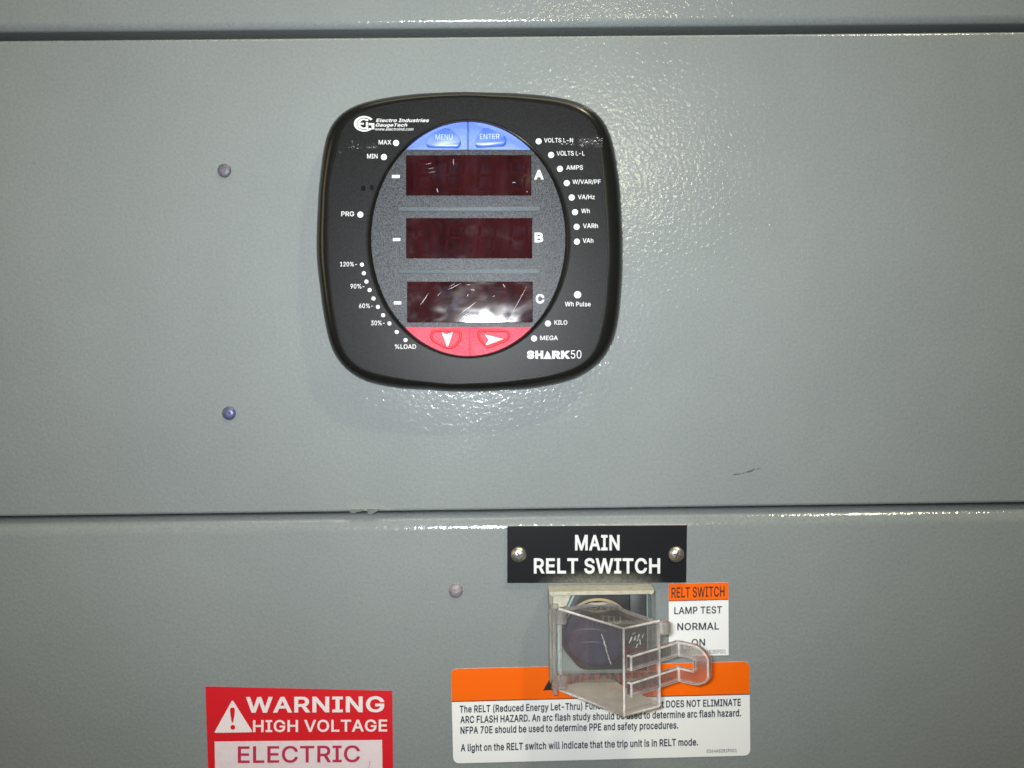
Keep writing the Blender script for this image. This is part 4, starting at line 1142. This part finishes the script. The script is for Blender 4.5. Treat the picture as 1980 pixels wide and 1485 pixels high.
# arc flash warning label
arc_l = sticker("arc_flash_label", "wide orange and white arc flash label with rounded corners under the open clear cover", "label", None, 1162, 1378)
bm = bmesh.new()
CORN = [(871.8, 1293.5), (1449.0, 1279.0), (1450.8, 1460.8), (876.5, 1476.2)]
pxslab(bm, round_poly(CORN, 13, 6), LD, 0.0)
from_bm("backing", bm, M_LABEL_WHITE, arc_l)
bm = bmesh.new()
rp = round_poly(CORN, 13, 6)
up = rp[:14]
flat(bm, up + [(1449.8, 1341.5), (873.6, 1355.8)], LD + 0.25)
from_bm("header_band", bm, M_ORANGE, arc_l)
bm = bmesh.new()
flat(bm, [(1449.8, 1341.5), (1449.8, 1343.2), (873.6, 1357.5), (873.6, 1355.8)], LD + 0.3)
# triangle with exclamation mark and the word
def tri_mark(x0, x1, y0, y1):
    flat(bm, [(x0, y1), ((x0 + x1) / 2, y0), (x1, y1 - 1)], LD + 0.5)
tri_mark(1050, 1088, 1302, 1335)
put_text(bm, "WARNING", 1098, 1272, 1301.5, 1334.5, LD + 0.5, 0.03, slope=-0.02)
from_bm("header_lettering", bm, M_INK_BLACK, arc_l)
bm = bmesh.new()
put_text(bm, "!", 1066, 1072, 1309, 1332.5, LD + 0.7, 0.03)
from_bm("exclamation_mark", bm, M_ORANGE, arc_l)
bm = bmesh.new()
sl = -0.0248
put_text(bm, "The RELT (Reduced Energy Let-Thru) Function can reduce but DOES NOT ELIMINATE", 888.8, 1432.5, 1364.4, 1378.4, LD + 0.5, 0.030, slope=sl)
put_text(bm, "ARC FLASH HAZARD. An arc flash study should be used to determine arc flash hazard.", 890, 1433.2, 1384.6, 1398.8, LD + 0.5, 0.030, slope=sl)
put_text(bm, "NFPA 70E should be used to determine PPE and safety procedures.", 890.3, 1311.5, 1405.2, 1419.4, LD + 0.5, 0.030, slope=sl)
put_text(bm, "A light on the RELT switch will indicate that the trip unit is in RELT mode.", 890.8, 1349.8, 1438.8, 1453.0, LD + 0.5, 0.030, slope=sl)
put_text(bm, "0364A8281P001", 1366.5, 1424.5, 1449.2, 1455.6, LD + 0.5, 0.006, slope=sl)
from_bm("lettering", bm, M_INK, arc_l)

# high voltage sign
hv = sticker("high_voltage_sign", "red and white high voltage warning sticker on the lower door, cut off at the bottom", "sign", None, 580, 1500)
bm = bmesh.new()
pxslab(bm, [(397.2, 1327.6), (758.4, 1336.0), (762.5, 1720), (410, 1720)], LD, 0.0)
from_bm("backing", bm, M_SIGN_RED, hv)
bm = bmesh.new()
flat(bm, [(414.8, 1433.8), (738.8, 1430.8), (742, 1700), (420, 1700)], LD + 0.25)
from_bm("text_panel", bm, M_SIGN_PINK, hv)
bm = bmesh.new()
tri = round_poly([(414, 1417), (449.4, 1352.8), (489, 1415.8)], 4, 4)
flat(bm, tri, LD + 0.3)
put_text(bm, "WARNING", 475.4, 743, 1347.8, 1378.2, LD + 0.5, 0.028, slope=-0.005)
put_text(bm, "HIGH VOLTAGE", 489.3, 748.7, 1392.6, 1415.6, LD + 0.5, 0.022, slope=-0.005)
from_bm("header_lettering", bm, M_SIGN_WHITE, hv)
bm = bmesh.new()
flat(bm, round_poly([(444.6, 1370), (449.4, 1367.5), (454.6, 1370), (453.5, 1382), (451, 1397), (448, 1397), (445.5, 1382)], 2.2, 3), LD + 0.6)
flat(bm, ell(450.2, 1406.3, 4.6, 4.8, 20), LD + 0.6)
from_bm("exclamation_mark", bm, M_SIGN_RED, hv)
bm = bmesh.new()
put_text(bm, "ELECTRIC", 459.8, 696.2, 1443.2, 1475.6, LD + 0.5, 0.018, slope=-0.008)
flat(bm, [(715.0, 1470.5), (715.9, 1470.7), (713.2, 1486), (712.0, 1490)], LD + 0.5)
from_bm("lettering", bm, M_SIGN_TEXT, hv)

# ================================================================== SWITCH
sw = thing("rotary_switch", "dark blue rotary switch in a dusty clear frame with its hinged clear cover swung open", "switch", P(1155, 1215, 0))
FD = 56.0
u0, v0 = uv(1059.0, 1131.0, 0)
u1, v1 = uv(1258.5, 1300.0, 0)
def box(bm, ua, ub, va, vb, da, db, mi=0):
    vv = [bm.verts.new(Wd(u, v, d)) for d in (da, db) for u, v in ((ua, va), (ub, va), (ub, vb), (ua, vb))]
    for f in ((0, 1, 2, 3), (4, 5, 6, 7), (0, 1, 5, 4), (1, 2, 6, 5), (2, 3, 7, 6), (3, 0, 4, 7)):
        q = bm.faces.new([vv[i] for i in f])
        q.material_index = mi
    return vv
# walls of the frame: a square tube standing out of the panel
bm = bmesh.new()
tk = 7.0
ro = [(u0, v0), (u1, v0), (u1, v1), (u0, v1)]
ri = [(u0 + tk, v0 + tk), (u1 - tk, v0 + tk), (u1 - tk, v1 - tk), (u0 + tk, v1 - tk)]
A = [bm.verts.new(Wd(u, v, 0.0)) for u, v in ro]
B = [bm.verts.new(Wd(u, v, FD)) for u, v in ro]
C = [bm.verts.new(Wd(u, v, FD)) for u, v in ri]
Dv = [bm.verts.new(Wd(u, v, 4.0)) for u, v in ri]
for p, q in ((A, B), (B, C), (C, Dv)):
    bridge(bm, p, q)
bmesh.ops.bevel(bm, geom=[e for e in bm.edges if all(v.co.y < -(FD - 1) * S for v in e.verts)], offset=1.6 * S, segments=2, affect='EDGES')
bm.normal_update()
for f in bm.faces:
    c = f.calc_center_median()
    if c.z > -(v0 + tk + 1) * S:
        f.material_index = 1
    elif c.z < -(v1 - tk - 1) * S or c.x > (u1 - tk - 1) * S:
        f.material_index = 2
frame = from_bm("mounting_frame", bm, [M_FRAME, M_FRAME_DUST, M_CLEAR], sw)
# wedge in the corner that carries the hinge
bm = bmesh.new()
wedge = [(u0 + tk, v0 + tk), (u0 + tk + 36, v0 + tk), (u0 + tk + 26, v0 + tk + 22), (u0 + tk, v0 + tk + 26)]
slab(bm, [(u * S, -v * S) for u, v in wedge], -(FD - 2) * S, -20 * S, 1.5 * S)
from_bm("hinge_lug", bm, M_FRAME_DUST, frame)
# floor of the frame, housing, ring, knob
bm = bmesh.new()
box(bm, u0 + 1, u1 - 1, v0 + 1, v1 - 1, 1.2, 3.0)
from_bm("back_plate", bm, M_BACK, sw)
kc = uv(1152, 1224, 4)
bm = bmesh.new()
slab(bm, [(u * S, -v * S) for u, v in round_poly([(kc[0] - 34, v0 + tk + 1), (u1 - tk - 1, v0 + tk + 1), (u1 - tk - 1, v1 - tk - 1), (kc[0] - 30, v1 - tk - 1), (kc[0] - 66, kc[1] + 30), (kc[0] - 72, kc[1] - 10)], 14)], -4.5 * S, -2.8 * S, 0.6 * S)
slab(bm, [(u * S, -v * S) for u, v in ((u1 - 42, v0 + 9), (u1 - 10, v0 + 9), (u1 - 10, v1 - 9), (u1 - 42, v1 - 9))], -16 * S, -4.6 * S, 0.8 * S)  # added box, its black standing for the shade at the right
from_bm("housing_and_shade_box", bm, M_HOUSING, sw, smooth=30)
def lathe(bm, cu, cv, prof, n=48):
    rings = []
    for r, d in prof:
        rings.append([bm.verts.new(Wd(cu + r * math.cos(2 * math.pi * i / n), cv + r * math.sin(2 * math.pi * i / n), d)) for i in range(n)])
    for a, b in zip(rings, rings[1:]):
        bridge(bm, a, b)
    return rings
bm = bmesh.new()
lathe(bm, kc[0] + 4, kc[1], [(68.5, 4), (68.5, 7.0), (67.5, 8.2), (66.0, 8.2), (65, 7), (65, 5)])
knob_ring = from_bm("knob_ring", bm, M_HOUSING, sw, smooth=50)
bm = bmesh.new()
nn = 40
A, B = [], []
for i in range(nn + 1):
    t = math.radians(205 + 130 * i / nn)
    wd = 3.6 * math.sin(math.pi * i / nn) ** 0.5
    for row, r in ((A, 68.8 + wd * 0.4), (B, 68.8 - wd)):
        row.append(bm.verts.new(Wd(kc[0] + 4 + r * math.cos(t), kc[1] + r * math.sin(t), 9.0)))
for i in range(nn):
    bm.faces.new((A[i], A[i + 1], B[i + 1], B[i]))
from_bm("dust_line", bm, M_BRASS, knob_ring)
bm = bmesh.new()
rg = lathe(bm, kc[0] + 2, kc[1] + 1, [(64, 5), (63.5, 8.5), (61, 10.5), (56, 11.5), (40, 12.2), (20, 12.6), (3, 12.8)])
bm.faces.new(rg[-1])
knob = from_bm("knob", bm, M_KNOB, sw, smooth=60)
bm = bmesh.new()
for (cx, cy, w_, h_, bow) in ((1140, 1216, 66, 3.2, 5), (1143, 1241, 46, 2.6, 3)):
    n = 14
    for i in range(n):
        q = []
        for t, e in ((i / n, -1), ((i + 1) / n, -1), ((i + 1) / n, 1), (i / n, 1)):
            x = cx + (t - 0.5) * w_
            y = cy + bow * (2 * t - 1) ** 2 + e * h_ / 2 * math.sin(math.pi * min(0.95, max(0.05, t)))
            q.append((x, y))
        flat(bm, q, 13.4)
from_bm("worn_lines", bm, M_KNOB_LINE, knob)
bm = bmesh.new()
put_text(bm, "GNI", 1137, 1193, 1165, 1178, 14.0, 0.02, slope=0.03)
put_text(bm, "IIU", 1161, 1201, 1190, 1204, 14.0, 0.02, slope=0.06)
from_bm("lettering", bm, M_KNOB_REFLECTION, knob)  # a blurred reflection of letters, painted on the knob

# clear cover, swung open about the hinge at the frame's left front edge
def cor(px, py, d):
    return uv(px, py, d)
HU, HT = cor(1080, 1178, 55); _, HB = cor(1074, 1330, 55)
FU, FT = cor(1206, 1214, 193); _, FB = cor(1204, 1387, 193)
RU, RT = cor(1275, 1200, 148); _, RB = cor(1275, 1369, 148)
VT = (HT + FT + RT) / 3
VB = (HB + FB + RB) / 3
H, Fp, R_ = Vector((HU, 55)), Vector((FU, 193)), Vector((RU, 148))
Hump = [Vector(q) for q in ((1.0, 0.0),)]
h1 = Vector((cor(1163, 1163, 12)[0], 14.0))
print("cover", H, Fp, R_, VT, VB, (Fp - H).length, (R_ - Fp).length, h1, u0, u1, v0, v1)
cen2 = (H + Fp + R_) / 3
def pt3(q, v, k=0.5):
    q2 = q + (cen2 - q).normalized() * k
    return Wd(q2.x, v + (k if v < (VT + VB) / 2 else -k), q2.y)
# free rear edge from R back to H, dipping towards the knob
rear = []
ctrl = [R_, R_.lerp(h1, 0.55) + Vector((0, -3)), h1 + Vector((22, 10)), h1, h1 + Vector((-24, 7)), h1 + Vector((-50, 22)), H]
def catmull(pts, seg):
    out = []
    for i in range(len(pts) - 1):
        p0, p1, p2, p3 = pts[max(0, i - 1)], pts[i], pts[i + 1], pts[min(len(pts) - 1, i + 2)]
        for k in range(seg):
            t = k / seg
            out.append(0.5 * ((2 * p1) + (-p0 + p2) * t + (2 * p0 - 5 * p1 + 4 * p2 - p3) * t * t + (-p0 + 3 * p1 - 3 * p2 + p3) * t ** 3))
    out.append(pts[-1])
    return out
rear = catmull(ctrl, 4)[1:-1]

def bars(bm, paths, r, mi):
    """painted gleam of the edges: eight-sided bars along straight runs"""
    for a, b in paths:
        ax_ = (b - a).normalized()
        s1 = ax_.orthogonal().normalized()
        s2 = ax_.cross(s1)
        A, B = [], []
        for i in range(12):
            t = 2 * math.pi * (i + 0.5) / 12
            o_ = (s1 * math.cos(t) + s2 * math.sin(t)) * r
            A.append(bm.verts.new(a + o_))
            B.append(bm.verts.new(b + o_))
        for i in range(12):
            f_ = bm.faces.new((A[i], A[(i + 1) % 12], B[(i + 1) % 12], B[i]))
            f_.material_index = mi
            f_.smooth = True
        for cap_ in (A, list(reversed(B))):
            f_ = bm.faces.new(cap_)
            f_.material_index = mi

def solid(name, bm, mats, parent, thick, bevel, offset=-1.0, label=None, edges=None, er=0.0, rim=None):
    bmesh.ops.recalc_face_normals(bm, faces=bm.faces)
    me = bpy.data.meshes.new(name)
    bm.to_mesh(me)
    bm.free()
    tmp = bpy.data.objects.new("tmp", me)
    for mm in mats:
        me.materials.append(mm)
    COL.objects.link(tmp)
    so = tmp.modifiers.new("s", 'SOLIDIFY')
    so.thickness = thick
    so.offset = offset
    so.use_even_offset = True
    so.use_quality_normals = True
    so.material_offset_rim = len(mats) - 1 if rim is None else rim
    if bevel > 0:
        be = tmp.modifiers.new("b", 'BEVEL')
        be.width = bevel
        be.segments = 2
        be.limit_method = 'ANGLE'
        be.angle_limit = math.radians(50)
        be.material = len(mats) - 1
    dg = bpy.context.evaluated_depsgraph_get()
    me2 = bpy.data.meshes.new_from_object(tmp.evaluated_get(dg))
    bpy.data.objects.remove(tmp)
    if edges:
        b3 = bmesh.new()
        b3.from_mesh(me2)
        bars(b3, edges, er, len(mats) - 1)
        b3.to_mesh(me2)
        b3.free()
    me2.name = name
    return link_mesh(name, me2, [], parent, label)

bm = bmesh.new()
loop = [H, Fp, R_] + rear
topv = [bm.verts.new(Wd(p.x, VT, p.y)) for p in loop]
botv = [bm.verts.new(Wd(p.x, VB, p.y)) for p in loop]
f = bm.faces.new(topv); f.material_index = 1
f = bm.faces.new(list(reversed(botv))); f.material_index = 2
f = bm.faces.new((topv[0], botv[0], botv[1], topv[1])); f.material_index = 0
f = bm.faces.new((topv[1], botv[1], botv[2], topv[2])); f.material_index = 0
cover = solid("hinged_cover", bm, [M_CLEAR, M_DUSTY_TOP, M_DUSTY, M_GLEAM_SCRATCH], sw, 7.5 * S, 2.4 * S,
              edges=[(pt3(a_, va), pt3(b_, vb)) for a_, va, b_, vb in ((H, VT, Fp, VT), (Fp, VT, R_, VT), (Fp, VT, Fp, VB), (H, VB, Fp, VB), (Fp, VB, R_, VB), (R_, VT, R_, VB))], er=2.1 * S)

# latch: a U of flat strip lying along the right wall, bending outwards as a finger pull
ax = (R_ - Fp).normalized()
nx_ = Vector((ax.y * -1, ax.x))
if nx_.y < 0:
    nx_ = -nx_
offs = nx_ * 3.0
pth = [Fp + ax * 9 + offs, None, None]
elbow_u = cor(1311, 1241, 108)
elbow = Vector((elbow_u[0], 108.0))
tip_u = cor(1364, 1262, 138)
tip = Vector((tip_u[0], 146.0))
p0 = Fp + ax * 8 + offs
LT = (cor(1311, 1241, 108)[1] + cor(1216, 1263, 185)[1]) / 2
LB = (cor(1311, 1321, 108)[1] + cor(1216, 1341, 185)[1]) / 2
L1 = (cor(1311, 1272, 108)[1] + cor(1216, 1291, 185)[1]) / 2
L2 = (cor(1311, 1291, 108)[1] + cor(1216, 1315, 185)[1]) / 2
print("latch", p0, elbow, tip, LT, L1, L2, LB)
bm = bmesh.new()
td = (tip - elbow)
cols = [p0, p0.lerp(elbow, 0.5), elbow, elbow.lerp(tip, 0.30)] + [elbow + td * t for t in (0.58, 0.72, 0.84, 0.93, 1.0)]
rows = [LT, L1, L2, LB]
mid_v = (LT + LB) / 2
grid = {}
for i, c in enumerate(cols):
    for j, v in enumerate(rows):
        sc_ = 1.0
        if i >= 5:                     # the free end is rounded off
            q_ = (0.72, 0.84, 0.93, 1.0)[i - 5]
            sc_ = math.sqrt(max(0.0, 1 - ((q_ - 0.58) / 0.42) ** 2 * 0.80))
        vv = mid_v + (v - mid_v) * (sc_ if j in (0, 3) else min(1.0, sc_ * 1.0))
        cc = c + (nx_ * 2.5 * (i - 4) if i > 4 else Vector((0, 0)))
        grid[i, j] = bm.verts.new(Wd(cc.x, vv, cc.y))
for i in range(len(cols) - 1):
    for j in range(3):
        if j == 1 and i < 4:
            continue
        bm.faces.new((grid[i, j], grid[i + 1, j], grid[i + 1, j + 1], grid[i, j + 1]))
lp = lambda i, j: gco[i, j]
gco = {k_: v_.co.copy() for k_, v_ in grid.items()}
latch = solid("latch", bm, [M_LATCH, M_GLEAM_SCRATCH], cover, 13.0 * S, 2.6 * S, 0.0, rim=0)

# hinge knuckles and the pin
for vv, hh in ((VT + 2, 26), (VB - 30, 26)):
    bm = bmesh.new()
    a = [(H.x - 9, H.y - 3), (H.x + 13, H.y - 1), (H.x + 15, H.y + 14), (H.x - 7, H.y + 12)]
    tv = [bm.verts.new(Wd(u, vv, d)) for u, d in a]
    bv = [bm.verts.new(Wd(u, vv + hh, d)) for u, d in a]
    bm.faces.new(tv); bm.faces.new(list(reversed(bv)))
    for i in range(4):
        bm.faces.new((tv[i], bv[i], bv[(i + 1) % 4], tv[(i + 1) % 4]))
    bmesh.ops.bevel(bm, geom=list(bm.edges), offset=2.0 * S, segments=2, affect='EDGES')
    from_bm("hinge_knuckle", bm, M_HINGE, cover)
bm = bmesh.new()
n = 20
pr = []
for r, v in ((2.0, VT - 11), (8.0, VT - 10), (9.0, VT - 7), (9.0, VT - 1), (5, VT), (5, VB + 6), (2, VB + 7)):
    pr.append([bm.verts.new(Wd(H.x - 9 + r * math.cos(2 * math.pi * i / n), v, H.y + 4 + r * math.sin(2 * math.pi * i / n))) for i in range(n)])
for a, b in zip(pr, pr[1:]):
    bridge(bm, a, b)
bm.faces.new(pr[0]); bm.faces.new(pr[-1])
from_bm("hinge_pin", bm, M_HINGE, frame, smooth=50)
# pivot boss at the cover's free rear corner
bm = bmesh.new()
pr = []
ctr = R_ + ax * 11
for r, v in ((7, VT + 3), (11, VT + 4), (12, VT + 7), (12, VT + 21), (9, VT + 26), (4, VT + 28)):
    pr.append([bm.verts.new(Wd(ctr.x + r * math.cos(2 * math.pi * i / n), v, ctr.y + r * math.sin(2 * math.pi * i / n))) for i in range(n)])
for a, b in zip(pr, pr[1:]):
    bridge(bm, a, b)
bm.faces.new(pr[0]); bm.faces.new(pr[-1])
from_bm("corner_boss", bm, M_HINGE, cover, smooth=50)

# scratches and a crazed line in the clear cover
def on_wall(px, py, A2, B2, lift=0.6):
    """where the line of sight through a pixel of the photograph meets the cover wall A2-B2, a little outside it"""
    a3, b3 = Wd(A2.x, VT, A2.y), Wd(B2.x, VT, B2.y)
    nn_ = (b3 - a3).cross(Vector((0, 0, 1))).normalized()
    if nn_.y > 0:
        nn_ = -nn_
    r = rgt * ((px - 990.0) / F) + upv * (-(py - 742.5) / F) + fwd
    t = (a3 - CAM).dot(nn_) / r.dot(nn_)
    return CAM + r * t + nn_ * lift * S

def mark(pts, wd, A2, B2):
    bm = bmesh.new()
    L, R = [], []
    for i, (x, y) in enumerate(pts):
        p, q = Vector(pts[max(0, i - 1)]), Vector(pts[min(len(pts) - 1, i + 1)])
        t = (q - p).normalized()
        nrm = Vector((-t.y, t.x)) * wd * random.uniform(0.3, 1.0)
        L.append(bm.verts.new(on_wall(x + nrm.x, y + nrm.y, A2, B2)))
        R.append(bm.verts.new(on_wall(x - nrm.x, y - nrm.y, A2, B2)))
    for i in range(len(pts) - 1):
        bm.faces.new((L[i], L[i + 1], R[i + 1], R[i]))
    from_bm("scratch", bm, M_GLEAM_SCRATCH, cover)

crack = [(1163.5, 1226)]
for k in range(16):
    crack.append((1163.5 + 1.15 * (k + 1) + random.uniform(-0.8, 0.8), 1226 + 3.7 * (k + 1)))
mark(crack, 1.3, H, Fp)
for (x, y, dx, dy, w2) in ((1216, 1244, 5, -13, 1.6), (1226, 1238, 3, -9, 1.3), (1232, 1240, 4, -14, 1.5), (1238, 1246, -2, -10, 1.1), (1229, 1252, 4, -7, 1.0), (1241, 1234, 3, -8, 0.9), (1223, 1226, 5, -3, 0.8)):
    mark([(x + dx * k / 4 + random.uniform(-0.7, 0.7), y + dy * k / 4) for k in range(5)], w2, Fp, R_)
